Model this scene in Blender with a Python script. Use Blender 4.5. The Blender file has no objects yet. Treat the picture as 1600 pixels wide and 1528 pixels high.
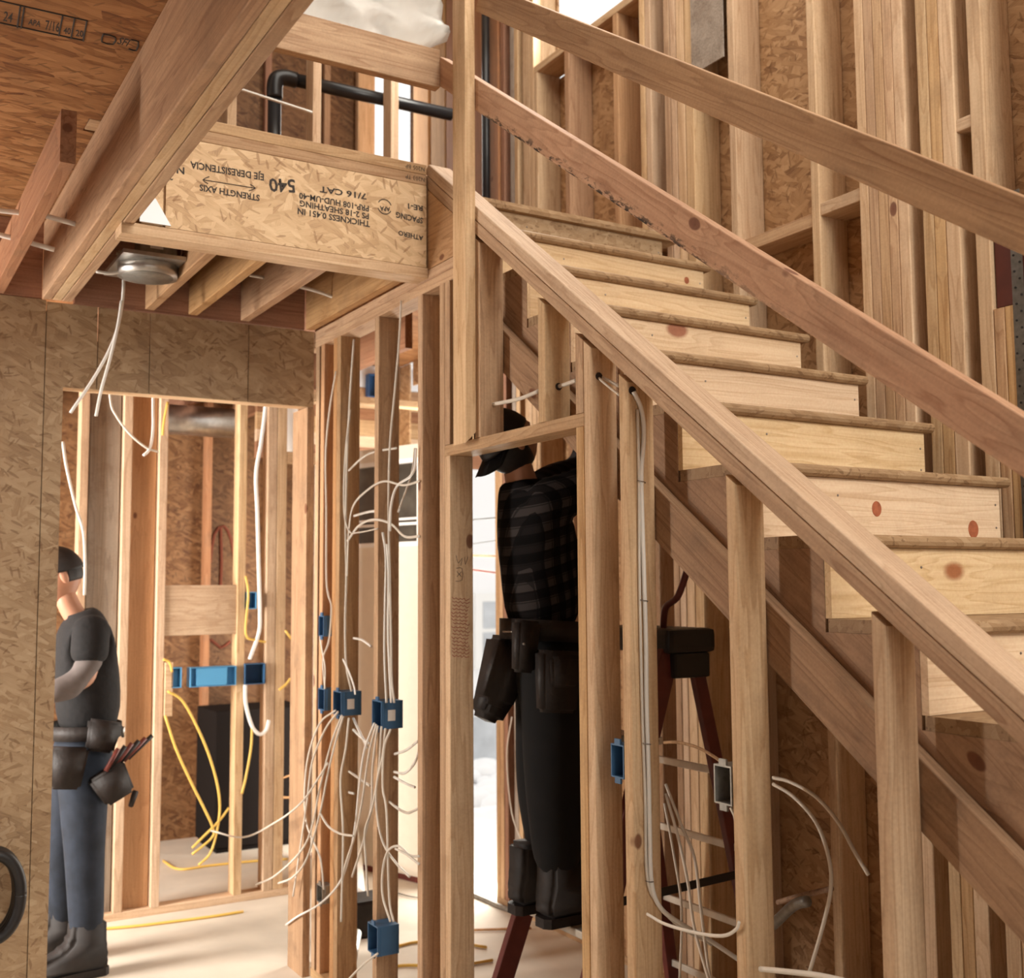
import bpy, bmesh, math, random
from mathutils import Vector, Matrix
random.seed(7)
# ---------------------------------------------------------------- camera, world, lights, exposure
scn = bpy.context.scene
COL = scn.collection
H = 1.62
FPX = 1752.17
YAW, PITCH, ROLL = 0.538752, 0.086309, -0.006487
_fwd = Vector((math.sin(YAW)*math.cos(PITCH), math.cos(YAW)*math.cos(PITCH), math.sin(PITCH)))
_right = Vector((math.cos(YAW), -math.sin(YAW), 0))
_up = _right.cross(_fwd)
_r2 = math.cos(ROLL)*_right + math.sin(ROLL)*_up
_u2 = -math.sin(ROLL)*_right + math.cos(ROLL)*_up
CAM = Vector((0, 0, H))
cd = bpy.data.cameras.new('camera'); cam = bpy.data.objects.new('camera', cd); COL.objects.link(cam)
cam.matrix_world = Matrix(((_r2.x, _u2.x, -_fwd.x, 0), (_r2.y, _u2.y, -_fwd.y, 0), (_r2.z, _u2.z, -_fwd.z, H), (0, 0, 0, 1)))
cd.sensor_fit = 'HORIZONTAL'; cd.sensor_width = 36.0; cd.lens = 36.0*FPX/1600
cd.clip_start = 0.05; cd.clip_end = 200
cd.dof.use_dof = True; cd.dof.focus_distance = 2.9; cd.dof.aperture_fstop = 4.0
scn.camera = cam
scn.view_settings.view_transform = 'Standard'; scn.view_settings.look = 'None'
scn.view_settings.gamma = 1; scn.view_settings.use_curve_mapping = False
scn.view_settings.exposure = 0.14
world = bpy.data.worlds.new('overcast sky'); scn.world = world; world.use_nodes = True
wn = world.node_tree; wn.nodes.clear()
wo = wn.nodes.new('ShaderNodeOutputWorld'); wb = wn.nodes.new('ShaderNodeBackground')
wb.inputs[0].default_value = (1.0, 0.985, 0.96, 1); wb.inputs[1].default_value = 1.2
wn.links.new(wb.outputs[0], wo.inputs[0])
def area(name, loc, rot, sx, sy, power, color=(1, .955, .86)):
    l = bpy.data.lights.new(name, 'AREA'); l.shape = 'RECTANGLE'; l.size = sx; l.size_y = sy; l.energy = power; l.color = color
    o = bpy.data.objects.new(name, l); COL.objects.link(o); o.location = loc; o.rotation_euler = rot
    return o
# daylight entering through the openings of the house, plus an added top fill
area('daylight_front_opening', (0.4, -3.4, 1.9), (math.radians(84), 0, math.radians(-8)), 4.0, 2.2, 26)
area('daylight_upper_front_window', (1.9, -2.4, 4.1), (math.radians(68), 0, math.radians(-2)), 2.6, 2.0, 190)
area('added_stairwell_top_fill', (1.9, 2.4, 5.5), (0, 0, 0), 1.8, 3.4, 85)  # added fill lamp shining down to brighten rail and plate tops; no window here
area('daylight_stairwell_side_window', (3.0, 4.25, 4.9), (0, math.radians(90), 0), 1.1, .8, 40)
area('daylight_upper_back_window', (2.9, 6.3, 4.4), (math.radians(-90), 0, 0), .5, 1.2, 12)
area('daylight_side_room_window', (-1.6, 4.95, 1.6), (math.radians(90), 0, math.radians(-68)), 1.4, 1.9, 420, (1, .95, .88))
area('daylight_back_door', (3.25, 5.7, 1.2), (0, math.radians(90), 0), 2.2, 1.1, 110)

# ---------------------------------------------------------------- photograph rays onto the real planes of the house
def ray(x, y):
    a, b = (x-800)/FPX, -(y-764)/FPX
    return _r2*a + _u2*b + _fwd
def PX(x, y, X): d = ray(x, y); return CAM + d*(X/d.x)
def PY(x, y, Y): d = ray(x, y); return CAM + d*(Y/d.y)
def PZ(x, y, Z): d = ray(x, y); return CAM + d*((Z-H)/d.z)

# ---------------------------------------------------------------- materials
def nt(name):
    m = bpy.data.materials.new(name); m.use_nodes = True
    n = m.node_tree; b = n.nodes['Principled BSDF']
    return m, n, b
def N(n, t, **k):
    q = n.nodes.new(t)
    for a, v in k.items():
        if a in ('sc',): continue
        setattr(q, a, v)
    return q
def math_node(n, op, a, b=None, clamp=False):
    q = n.nodes.new('ShaderNodeMath'); q.operation = op; q.use_clamp = clamp
    for i, v in enumerate((a, b)):
        if v is None: continue
        if isinstance(v, (int, float)): q.inputs[i].default_value = v
        else: n.links.new(v, q.inputs[i])
    return q.outputs[0]
def mixc(n, fac, a, b, mode='MIX'):
    q = n.nodes.new('ShaderNodeMix'); q.data_type = 'RGBA'; q.blend_type = mode
    for i, v in ((0, fac), (6, a), (7, b)):
        if isinstance(v, (int, float)): q.inputs[i].default_value = v
        elif isinstance(v, tuple): q.inputs[i].default_value = v if len(v) == 4 else (*v, 1)
        else: n.links.new(v, q.inputs[i])
    return q.outputs[2]
def ramp(n, fac, stops):
    q = n.nodes.new('ShaderNodeValToRGB'); e = q.color_ramp.elements
    while len(e) < len(stops): e.new(.5)
    for i, (p, c) in enumerate(stops):
        e[i].position = p; e[i].color = (*c, 1) if len(c) == 3 else c
    n.links.new(fac, q.inputs[0]); return q
def plain(name, col, rough=.6, metal=0, spec=.4, noise=0, nscale=20, bump=0):
    m, n, b = nt(name)
    b.inputs['Roughness'].default_value = rough; b.inputs['Metallic'].default_value = metal
    b.inputs['Specular IOR Level'].default_value = spec
    tc = N(n, 'ShaderNodeTexCoord'); nz = N(n, 'ShaderNodeTexNoise'); nz.inputs['Scale'].default_value = nscale; nz.inputs['Detail'].default_value = 5
    n.links.new(tc.outputs['Object'], nz.inputs['Vector'])
    k = 1+noise; d = 1-noise
    r = ramp(n, nz.outputs[0], [(.3, tuple(c*d for c in col)), (.7, tuple(min(1, c*k) for c in col))])
    n.links.new(r.outputs[0], b.inputs['Base Color'])
    if bump:
        bp = N(n, 'ShaderNodeBump'); bp.inputs['Strength'].default_value = bump; bp.inputs['Distance'].default_value = .01
        n.links.new(nz.outputs[0], bp.inputs['Height']); n.links.new(bp.outputs[0], b.inputs['Normal'])
    return m
def wood(name, light, dark, knot=(.16, .06, .025), grey=0.0, dirt=0.12, rings=1.0, knots=.07, var=.22, kscale=3.2, mildew=0):
    """sawn softwood, grain along local X"""
    m, n, b = nt(name)
    tc = N(n, 'ShaderNodeTexCoord'); oi = N(n, 'ShaderNodeObjectInfo')
    off = N(n, 'ShaderNodeCombineXYZ')
    for i, k in enumerate((37.0, 11.0, 23.0)): n.links.new(math_node(n, 'MULTIPLY', oi.outputs['Random'], k), off.inputs[i])
    add = N(n, 'ShaderNodeVectorMath', operation='ADD'); n.links.new(tc.outputs['Object'], add.inputs[0]); n.links.new(off.outputs[0], add.inputs[1])
    P = add.outputs[0]
    # knots: stretched voronoi
    mk = N(n, 'ShaderNodeMapping'); mk.inputs['Scale'].default_value = (kscale, kscale*1.7, kscale*1.7); n.links.new(P, mk.inputs[0])
    vk = N(n, 'ShaderNodeTexVoronoi'); vk.inputs['Scale'].default_value = 1.0; n.links.new(mk.outputs[0], vk.inputs['Vector'])
    kd = vk.outputs['Distance']
    sel = N(n, 'ShaderNodeSeparateColor'); n.links.new(vk.outputs['Color'], sel.inputs[0])
    has = math_node(n, 'GREATER_THAN', sel.outputs[0], .66)
    kn = ramp(n, kd, [(0.0, (1, 1, 1)), (knots, (.9, .9, .9)), (knots*1.25, (0, 0, 0))])
    kmask = math_node(n, 'MULTIPLY', kn.outputs[0], has)
    halo = ramp(n, kd, [(0, (1, 1, 1)), (.42, (0, 0, 0))])
    # ring field bent around knots
    mp = N(n, 'ShaderNodeMapping'); mp.inputs['Scale'].default_value = (.55, 9, 9); n.links.new(P, mp.inputs[0])
    n1 = N(n, 'ShaderNodeTexNoise'); n1.inputs['Scale'].default_value = 1.6; n1.inputs['Detail'].default_value = 2; n.links.new(mp.outputs[0], n1.inputs['Vector'])
    fld = math_node(n, 'ADD', math_node(n, 'MULTIPLY', n1.outputs[0], 11*rings), math_node(n, 'MULTIPLY', math_node(n, 'MULTIPLY', halo.outputs[0], has), 1.6))
    saw = math_node(n, 'FRACT', fld)
    rg = ramp(n, saw, [(0, (0, 0, 0)), (.62, (.35, .35, .35)), (.9, (1, 1, 1)), (1, (0, 0, 0))])
    # fine fibres
    mf = N(n, 'ShaderNodeMapping'); mf.inputs['Scale'].default_value = (3, 120, 120); n.links.new(P, mf.inputs[0])
    nf = N(n, 'ShaderNodeTexNoise'); nf.inputs['Scale'].default_value = 1; nf.inputs['Detail'].default_value = 3; n.links.new(mf.outputs[0], nf.inputs['Vector'])
    # broad streaks
    ms = N(n, 'ShaderNodeMapping'); ms.inputs['Scale'].default_value = (.8, 14, 14); n.links.new(P, ms.inputs[0])
    ns = N(n, 'ShaderNodeTexNoise'); ns.inputs['Scale'].default_value = 1.3; ns.inputs['Detail'].default_value = 4; n.links.new(ms.outputs[0], ns.inputs['Vector'])
    f = math_node(n, 'ADD', math_node(n, 'MULTIPLY', rg.outputs[0], .5), math_node(n, 'MULTIPLY', math_node(n, 'SUBTRACT', ns.outputs[0], .35), 1.3), True)
    f = math_node(n, 'ADD', f, math_node(n, 'MULTIPLY', math_node(n, 'SUBTRACT', nf.outputs[0], .5), .9), True)
    c = mixc(n, f, light, dark)
    c = mixc(n, kmask, c, knot)
    # per board variation
    hv = N(n, 'ShaderNodeHueSaturation')
    n.links.new(math_node(n, 'ADD', math_node(n, 'MULTIPLY', oi.outputs['Random'], var), 1-var/2), hv.inputs['Value'])
    r2 = math_node(n, 'FRACT', math_node(n, 'MULTIPLY', oi.outputs['Random'], 17.3))
    n.links.new(math_node(n, 'ADD', math_node(n, 'MULTIPLY', r2, .18), .86), hv.inputs['Saturation'])
    n.links.new(math_node(n, 'ADD', math_node(n, 'MULTIPLY', r2, .008), .492), hv.inputs['Hue'])
    n.links.new(c, hv.inputs['Color'])
    c = hv.outputs[0]
    # site dirt
    nd = N(n, 'ShaderNodeTexNoise'); nd.inputs['Scale'].default_value = 5.5; nd.inputs['Detail'].default_value = 7; nd.inputs['Roughness'].default_value = .68
    n.links.new(P, nd.inputs['Vector'])
    dr = ramp(n, nd.outputs[0], [(.5, (0, 0, 0)), (.78, (1, 1, 1))])
    c = mixc(n, math_node(n, 'MULTIPLY', dr.outputs[0], dirt*3), c, (.17, .105, .065))
    if mildew:
        sy = N(n, 'ShaderNodeSeparateXYZ'); n.links.new(tc.outputs['Object'], sy.inputs[0])
        edge = ramp(n, math_node(n, 'ADD', math_node(n, 'MULTIPLY', sy.outputs[1], -12.0), .5), [(.62, (0, 0, 0)), (1.0, (1, 1, 1))])
        along = ramp(n, math_node(n, 'MULTIPLY', sy.outputs[0], .25), [(.06, (0, 0, 0)), (.14, (1, 1, 1)), (.40, (1, 1, 1)), (.55, (0, 0, 0))])
        n3 = N(n, 'ShaderNodeTexNoise'); n3.inputs['Scale'].default_value = 70; n3.inputs['Detail'].default_value = 6; n3.inputs['Roughness'].default_value = .7
        m3 = N(n, 'ShaderNodeMapping'); m3.inputs['Scale'].default_value = (.35, 1, 1); n.links.new(tc.outputs['Object'], m3.inputs[0]); n.links.new(m3.outputs[0], n3.inputs['Vector'])
        sp_ = ramp(n, math_node(n, 'ADD', n3.outputs[0], math_node(n, 'MULTIPLY', edge.outputs[0], .12)), [(.60, (0, 0, 0)), (.66, (1, 1, 1))])
        c = mixc(n, math_node(n, 'MULTIPLY', math_node(n, 'MULTIPLY', sp_.outputs[0], edge.outputs[0]), along.outputs[0]), c, (.025, .018, .014))
    ng = N(n, 'ShaderNodeTexNoise'); ng.inputs['Scale'].default_value = 130; ng.inputs['Detail'].default_value = 2; n.links.new(P, ng.inputs['Vector'])
    c = mixc(n, .16, c, ng.outputs[0], 'OVERLAY')
    n.links.new(c, b.inputs['Base Color'])
    b.inputs['Roughness'].default_value = .68; b.inputs['Specular IOR Level'].default_value = .25
    bp = N(n, 'ShaderNodeBump'); bp.inputs['Strength'].default_value = .35; bp.inputs['Distance'].default_value = .002
    n.links.new(math_node(n, 'ADD', nf.outputs[0], math_node(n, 'MULTIPLY', rg.outputs[0], -.3)), bp.inputs['Height']); n.links.new(bp.outputs[0], b.inputs['Normal'])
    return m
def osb(name, tone=1.0, warm=1.0, contrast=1.0, plane='xz', spread=1.0, S=1.0, stain=.5):
    """pressed strand board: overlapping flakes lying in every direction"""
    m, n, b = nt(name)
    tc = N(n, 'ShaderNodeTexCoord')
    nz = N(n, 'ShaderNodeTexNoise'); nz.inputs['Scale'].default_value = 9; nz.inputs['Detail'].default_value = 3
    n.links.new(tc.outputs['Object'], nz.inputs['Vector'])
    wv = N(n, 'ShaderNodeVectorMath', operation='MULTIPLY_ADD'); n.links.new(nz.outputs['Color'], wv.inputs[0]); wv.inputs[1].default_value = (.018, .018, .018); n.links.new(tc.outputs['Object'], wv.inputs[2])
    val = None; alpha = None
    for i, (ang, s) in enumerate(((.15, 7.5), (1.25, 9), (2.35, 8), (.75, 10), (1.8, 11), (2.85, 12), (.45, 14))):
        s *= S; ang = (ang - (math.pi if ang > math.pi/2 else 0))*spread
        rot = {'xz': (0, ang, 0), 'yz': (ang, 0, 0), 'xy': (0, 0, ang)}[plane]; sc_ = (1/(s*4), 1/s, 1/(s*4)) if plane == 'yz' else (1/s, 1/(s*4), 1/(s*4))
        mp = N(n, 'ShaderNodeMapping'); mp.vector_type = 'TEXTURE'; mp.inputs['Rotation'].default_value = rot; mp.inputs['Scale'].default_value = sc_; mp.inputs['Location'].default_value = (i*.31, i*.17, i*.07)
        n.links.new(wv.outputs[0], mp.inputs[0])
        v = N(n, 'ShaderNodeTexVoronoi'); v.inputs['Scale'].default_value = 1.0; n.links.new(mp.outputs[0], v.inputs['Vector'])
        s_ = N(n, 'ShaderNodeSeparateColor'); n.links.new(v.outputs['Color'], s_.inputs[0])
        m2 = N(n, 'ShaderNodeMapping'); m2.inputs['Scale'].default_value = (6, .5, 6) if plane == 'yz' else (.5, 6, 6); n.links.new(mp.outputs[0], m2.inputs[0])
        nf = N(n, 'ShaderNodeTexNoise'); nf.inputs['Scale'].default_value = 1.5; nf.inputs['Detail'].default_value = 2; n.links.new(m2.outputs[0], nf.inputs['Vector'])
        x = math_node(n, 'ADD', math_node(n, 'MULTIPLY', s_.outputs[0], .5), math_node(n, 'MULTIPLY', nf.outputs[0], .5))
        x = math_node(n, 'SUBTRACT', x, math_node(n, 'MULTIPLY', v.outputs['Distance'], .16))
        if val is None: val = x
        else:
            q = n.nodes.new('ShaderNodeMix'); q.data_type = 'FLOAT'
            n.links.new(math_node(n, 'GREATER_THAN', s_.outputs[1], .55), q.inputs[0]); n.links.new(val, q.inputs[2]); n.links.new(x, q.inputs[3]); val = q.outputs[0]
    t = tone; w = warm
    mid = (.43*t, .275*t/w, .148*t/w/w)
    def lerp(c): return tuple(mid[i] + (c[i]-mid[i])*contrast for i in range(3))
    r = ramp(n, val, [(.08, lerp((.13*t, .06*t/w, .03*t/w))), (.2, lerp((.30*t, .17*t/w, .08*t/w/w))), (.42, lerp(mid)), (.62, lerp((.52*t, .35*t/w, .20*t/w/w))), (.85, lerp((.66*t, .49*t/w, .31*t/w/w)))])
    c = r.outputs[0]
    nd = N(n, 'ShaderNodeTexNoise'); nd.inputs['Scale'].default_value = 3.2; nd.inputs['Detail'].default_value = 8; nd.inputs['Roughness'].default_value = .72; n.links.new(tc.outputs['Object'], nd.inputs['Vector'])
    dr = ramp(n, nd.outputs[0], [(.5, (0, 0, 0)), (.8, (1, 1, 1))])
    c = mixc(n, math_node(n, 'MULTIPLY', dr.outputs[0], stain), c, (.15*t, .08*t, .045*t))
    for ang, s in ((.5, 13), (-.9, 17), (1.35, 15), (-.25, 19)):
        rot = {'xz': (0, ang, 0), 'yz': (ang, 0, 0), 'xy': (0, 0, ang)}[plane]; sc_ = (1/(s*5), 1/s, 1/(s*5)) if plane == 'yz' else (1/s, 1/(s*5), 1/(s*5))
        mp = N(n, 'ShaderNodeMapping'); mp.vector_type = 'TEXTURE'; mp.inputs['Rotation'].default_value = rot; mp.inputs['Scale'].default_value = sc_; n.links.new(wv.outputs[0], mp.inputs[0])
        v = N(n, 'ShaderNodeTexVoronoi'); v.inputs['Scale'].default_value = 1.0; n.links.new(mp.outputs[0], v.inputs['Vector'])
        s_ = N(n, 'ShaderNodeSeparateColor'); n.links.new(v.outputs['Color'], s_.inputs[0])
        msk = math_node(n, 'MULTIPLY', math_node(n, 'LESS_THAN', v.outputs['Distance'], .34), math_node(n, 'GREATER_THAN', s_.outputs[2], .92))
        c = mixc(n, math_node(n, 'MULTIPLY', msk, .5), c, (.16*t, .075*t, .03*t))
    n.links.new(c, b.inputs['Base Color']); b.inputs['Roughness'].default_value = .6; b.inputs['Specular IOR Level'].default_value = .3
    bp = N(n, 'ShaderNodeBump'); bp.inputs['Strength'].default_value = .3; bp.inputs['Distance'].default_value = .002
    n.links.new(val, bp.inputs['Height']); n.links.new(bp.outputs[0], b.inputs['Normal'])
    return m
M = {}
M['stud'] = wood('stud wood', (.56, .37, .195), (.32, .17, .07))
M['pale'] = wood('pale wood', (.65, .465, .28), (.43, .26, .125), dirt=.1)
M['pine'] = wood('pine riser wood', (.74, .555, .34), (.52, .34, .17), knot=(.30, .10, .04), dirt=.05, knots=.13, kscale=2.6, var=.08)
M['fir'] = wood('reddish fir', (.49, .295, .14), (.28, .14, .055), dirt=.14)
M['dull'] = wood('weathered wood', (.40, .25, .14), (.22, .12, .06), dirt=.3)
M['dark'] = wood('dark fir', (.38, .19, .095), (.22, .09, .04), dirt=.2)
M['grey'] = wood('grey stained wood', (.36, .30, .24), (.20, .16, .125), dirt=.3)
M['orange'] = wood('orange fir', (.56, .32, .15), (.40, .20, .085), dirt=.06)
M['rimlow'] = wood('rough fir with mildew', (.52, .31, .165), (.33, .16, .07), dirt=.12, mildew=1)
M['cabinet'] = plain('matt black board', (.012, .009, .008), .95, spec=.1)
M['spray'] = plain('faded red spray paint', (.20, .055, .03), .9)
M['osb'] = osb('strand board', .86, .94, .6)
M['osbpale'] = osb('pale strand board', 1.45, .93, .55, stain=.15)
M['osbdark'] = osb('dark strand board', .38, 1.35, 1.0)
M['osbceil'] = osb('ceiling strand board', .68, 1.42, 1.0, 'xy', .35, .7)
M['osbside'] = osb('side strand board', 1.0, 1.08, .8, 'yz')
M['tread'] = osb('tread board edge', .74, 1.0, .5)
M['floor'] = plain('pale dusty subfloor', (.60, .53, .44), .8, noise=.12, nscale=3)
M['ink'] = plain('stamp ink', (.045, .035, .03), .8)
M['redink'] = plain('red marker ink', (.30, .07, .045), .8)
M['blue'] = plain('blue box plastic', (.045, .12, .235), .45, noise=.06)
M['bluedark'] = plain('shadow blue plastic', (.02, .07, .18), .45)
M['bluelight'] = plain('light blue plastic', (.10, .34, .60), .4)
M['cable'] = plain('white cable jacket', (.66, .60, .52), .45, noise=.05)
M['cablew'] = plain('bright white cable jacket', (.80, .77, .72), .4)
M['yellow'] = plain('yellow cable jacket', (.72, .46, .10), .45)
M['metal'] = plain('galvanised steel', (.55, .54, .52), .38, 1.0, noise=.15, nscale=30)
M['greymetal'] = plain('dull grey steel', (.26, .245, .22), .5, .6, noise=.2, nscale=60)
M['alu'] = plain('aluminium tread', (.62, .57, .50), .45, .5, noise=.1)
M['black'] = plain('black plastic', (.014, .012, .012), .45, noise=.2)
M['pipe'] = plain('black abs pipe', (.016, .016, .018), .3, noise=.2)
M['ladder'] = plain('dark red fibreglass', (.13, .028, .022), .5, noise=.15)
M['foil'] = plain('white foil film', (.80, .84, .90), .35)
M['plastic'] = plain('crumpled white sheet', (.86, .85, .82), .5, noise=.05, nscale=6)
M['cream'] = plain('cream painted slab', (.74, .66, .54), .5, noise=.03)
M['white'] = plain('white paint', (.85, .84, .81), .5)
M['glassdark'] = plain('dark window glass', (.06, .055, .045), .12, noise=.6, nscale=5, spec=.6)
M['snow'] = plain('snow and pale gravel', (.9, .9, .91), .9, noise=.1, nscale=2)
M['concrete'] = plain('grey concrete', (.52, .54, .56), .9, noise=.15, nscale=4)
M['siding'] = plain('white siding', (.88, .88, .88), .7)
M['skin'] = plain('skin', (.42, .21, .13), .5, noise=.06)
M['hair'] = plain('dark hair', (.012, .008, .007), .6, noise=.3, nscale=80)
M['tee'] = plain('charcoal shirt cloth', (.010, .009, .0095), .9, noise=.2, nscale=40, bump=.3)
M['greysleeve'] = plain('grey sleeve cloth', (.13, .11, .105), .9, noise=.1, nscale=40)
M['jeans'] = plain('blue denim', (.015, .021, .034), .85, noise=.35, nscale=14, bump=.3)
M['pants'] = plain('black work trousers', (.004, .0036, .004), .95, noise=.3, nscale=14)
M['leather'] = plain('dark brown leather', (.014, .009, .0075), .6, noise=.3, nscale=25, bump=.4)
M['redleather'] = plain('red brown leather', (.14, .03, .022), .5, noise=.3, nscale=25)
M['boot'] = plain('dark boot', (.02, .016, .015), .7, noise=.3, nscale=20)
M['nail'] = plain('nail head', (.25, .22, .2), .4, .8)
M['bar'] = plain('sticker paper', (.75, .73, .7), .6)
def plaid(name):
    m, n, b = nt(name)
    tc = N(n, 'ShaderNodeTexCoord'); sp = N(n, 'ShaderNodeSeparateXYZ')
    mp = N(n, 'ShaderNodeMapping'); mp.inputs['Rotation'].default_value = (0, .28, .3); n.links.new(tc.outputs['Object'], mp.inputs[0]); n.links.new(mp.outputs[0], sp.inputs[0])
    u = math_node(n, 'ADD', sp.outputs[0], math_node(n, 'MULTIPLY', sp.outputs[1], .8)); v = sp.outputs[2]
    def band(x, period, duty, ph=0.0):
        f = math_node(n, 'FRACT', math_node(n, 'ADD', math_node(n, 'MULTIPLY', x, 1/period), ph)); return math_node(n, 'LESS_THAN', f, duty)
    bu, bv = band(u, .062, .5), band(v, .062, .5)
    s = math_node(n, 'ADD', bu, bv)
    lu, lv = band(u, .031, .14, .24), band(v, .031, .14, .24)
    l = math_node(n, 'MAXIMUM', lu, lv)
    r = ramp(n, math_node(n, 'MULTIPLY', s, .5), [(0, (.003, .0026, .0026)), (.5, (.011, .009, .009)), (1, (.042, .036, .035))])
    r.color_ramp.interpolation = 'CONSTANT'; r.color_ramp.elements[2].position = .9; r.color_ramp.elements[1].position = .4
    c = mixc(n, math_node(n, 'MULTIPLY', l, .6), r.outputs[0], (.004, .004, .004))
    n.links.new(c, b.inputs['Base Color']); b.inputs['Roughness'].default_value = .95; b.inputs['Specular IOR Level'].default_value = .1
    return m
M['plaid'] = plaid('dark grey plaid flannel')

# ---------------------------------------------------------------- builders
def tag(o, label=None, cat=None, group=None, kind=None):
    if label: o['label'] = label
    if cat: o['category'] = cat
    if group: o['group'] = group
    if kind: o['kind'] = kind
    return o
def empty(name, loc, label, cat, group=None):
    o = bpy.data.objects.new(name, None); COL.objects.link(o); o.location = loc; o.empty_display_size = .05
    return tag(o, label, cat, group)
def parent_inv(p):
    # world matrix of p without relying on the depsgraph
    m = p.matrix_basis.copy()
    q = p
    while q.parent:
        m = q.matrix_parent_inverse @ m
        q = q.parent; m = q.matrix_basis @ m
    return m.inverted()
def link(name, me, mat, parent=None, mw=None, smooth=False):
    o = bpy.data.objects.new(name, me); COL.objects.link(o)
    if mat is not None and not me.materials: me.materials.append(mat)
    if mw is not None: o.matrix_basis = mw
    if parent is not None:
        o.parent = parent; o.matrix_parent_inverse = parent_inv(parent)
    if smooth:
        for p in me.polygons: p.use_smooth = True
    return o
def board(name, A, B, wdir, W, T, mat, label=None, cat=None, group=None, parent=None, e0=(0, 0), e1=(0, 0), bev=.003, kind=None):
    """a piece of lumber from end centre A to end centre B, width W along wdir, thickness T; e0/e1 shear the ends by (dy,dz)"""
    A = Vector(A); B = Vector(B); L = (B-A).length; x = (B-A)/L
    w = Vector(wdir); y = (w - x*w.dot(x)).normalized(); z = x.cross(y)
    bm = bmesh.new(); vs = []
    for (ex, base) in ((e0, 0), (e1, L)):
        for sy, sz in ((-1, -1), (1, -1), (1, 1), (-1, 1)):
            vs.append(bm.verts.new((base + ex[0]*sy*W/2 + ex[1]*sz*T/2, sy*W/2, sz*T/2)))
    for f in ((3, 2, 1, 0), (4, 5, 6, 7), (0, 1, 5, 4), (1, 2, 6, 5), (2, 3, 7, 6), (3, 0, 4, 7)): bm.faces.new([vs[i] for i in f])
    if bev:
        es = [e for e in bm.edges if abs((e.verts[0].co-e.verts[1].co).x) > L*.5]
        bmesh.ops.bevel(bm, geom=es, offset=min(bev, T*.3, W*.3), segments=3, affect='EDGES', profile=.5)
    bmesh.ops.recalc_face_normals(bm, faces=bm.faces)
    me = bpy.data.meshes.new(name); bm.to_mesh(me); bm.free()
    mw = Matrix(((x.x, y.x, z.x, A.x), (x.y, y.y, z.y, A.y), (x.z, y.z, z.z, A.z), (0, 0, 0, 1)))
    o = link(name, me, M[mat] if isinstance(mat, str) else mat, parent, mw)
    return tag(o, label, cat, group, kind)
def vb(name, x0, x1, y0, y1, z0, z1, mat, label=None, cat=None, group=None, parent=None, top=0, bot=0, bev=.003):
    """upright board; top/bot = dz/dy slope of the end cuts"""
    cx, cy = (x0+x1)/2, (y0+y1)/2; W, T = x1-x0, y1-y0
    if W >= T: return board(name, (cx, cy, z0), (cx, cy, z1), (1, 0, 0), W, T, mat, label, cat, group, parent, (0, bot), (0, top), bev)
    return board(name, (cx, cy, z0), (cx, cy, z1), (0, 1, 0), T, W, mat, label, cat, group, parent, (bot, 0), (top, 0), bev)
def hx(name, x0, x1, y0, y1, z0, z1, mat, *a, **k):
    cy, cz = (y0+y1)/2, (z0+z1)/2
    if (z1-z0) >= (y1-y0): return board(name, (x0, cy, cz), (x1, cy, cz), (0, 0, 1), z1-z0, y1-y0, mat, *a, **k)
    return board(name, (x0, cy, cz), (x1, cy, cz), (0, 1, 0), y1-y0, z1-z0, mat, *a, **k)
def hy(name, x0, x1, y0, y1, z0, z1, mat, *a, **k):
    cx, cz = (x0+x1)/2, (z0+z1)/2
    if (z1-z0) >= (x1-x0): return board(name, (cx, y0, cz), (cx, y1, cz), (0, 0, 1), z1-z0, x1-x0, mat, *a, **k)
    return board(name, (cx, y0, cz), (cx, y1, cz), (1, 0, 0), x1-x0, z1-z0, mat, *a, **k)
def boxes(name, lst, mat, parent=None, bev=0, kind=None, label=None, cat=None, group=None, mw=None):
    bm = bmesh.new()
    for (x0, x1, y0, y1, z0, z1) in lst:
        v = [bm.verts.new((x, y, z)) for z in (z0, z1) for (x, y) in ((x0, y0), (x1, y0), (x1, y1), (x0, y1))]
        for f in ((3, 2, 1, 0), (4, 5, 6, 7), (0, 1, 5, 4), (1, 2, 6, 5), (2, 3, 7, 6), (3, 0, 4, 7)): bm.faces.new([v[i] for i in f])
    if bev: bmesh.ops.bevel(bm, geom=bm.edges[:], offset=bev, segments=2, affect='EDGES', profile=.6)
    me = bpy.data.meshes.new(name); bm.to_mesh(me); bm.free()
    o = link(name, me, M[mat], parent, mw)
    return tag(o, label, cat, group, kind)
def prism(name, poly, axis, a0, a1, mat, parent=None, bev=0, **k):
    """polygon extruded along axis; poly in the other two axes (cyclic order)"""
    bm = bmesh.new()
    def mk(p, a): return {'x': (a, p[0], p[1]), 'y': (p[0], a, p[1]), 'z': (p[0], p[1], a)}[axis]
    r0 = [bm.verts.new(mk(p, a0)) for p in poly]; r1 = [bm.verts.new(mk(p, a1)) for p in poly]
    bm.faces.new(r0); bm.faces.new(list(reversed(r1))); n = len(poly)
    for i in range(n): bm.faces.new((r0[i], r1[i], r1[(i+1) % n], r0[(i+1) % n]))
    bmesh.ops.recalc_face_normals(bm, faces=bm.faces)
    if bev: bmesh.ops.bevel(bm, geom=bm.edges[:], offset=bev, segments=2, affect='EDGES')
    me = bpy.data.meshes.new(name); bm.to_mesh(me); bm.free()
    return tag(link(name, me, M[mat], parent), k.get('label'), k.get('cat'), k.get('group'), k.get('kind'))
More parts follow.
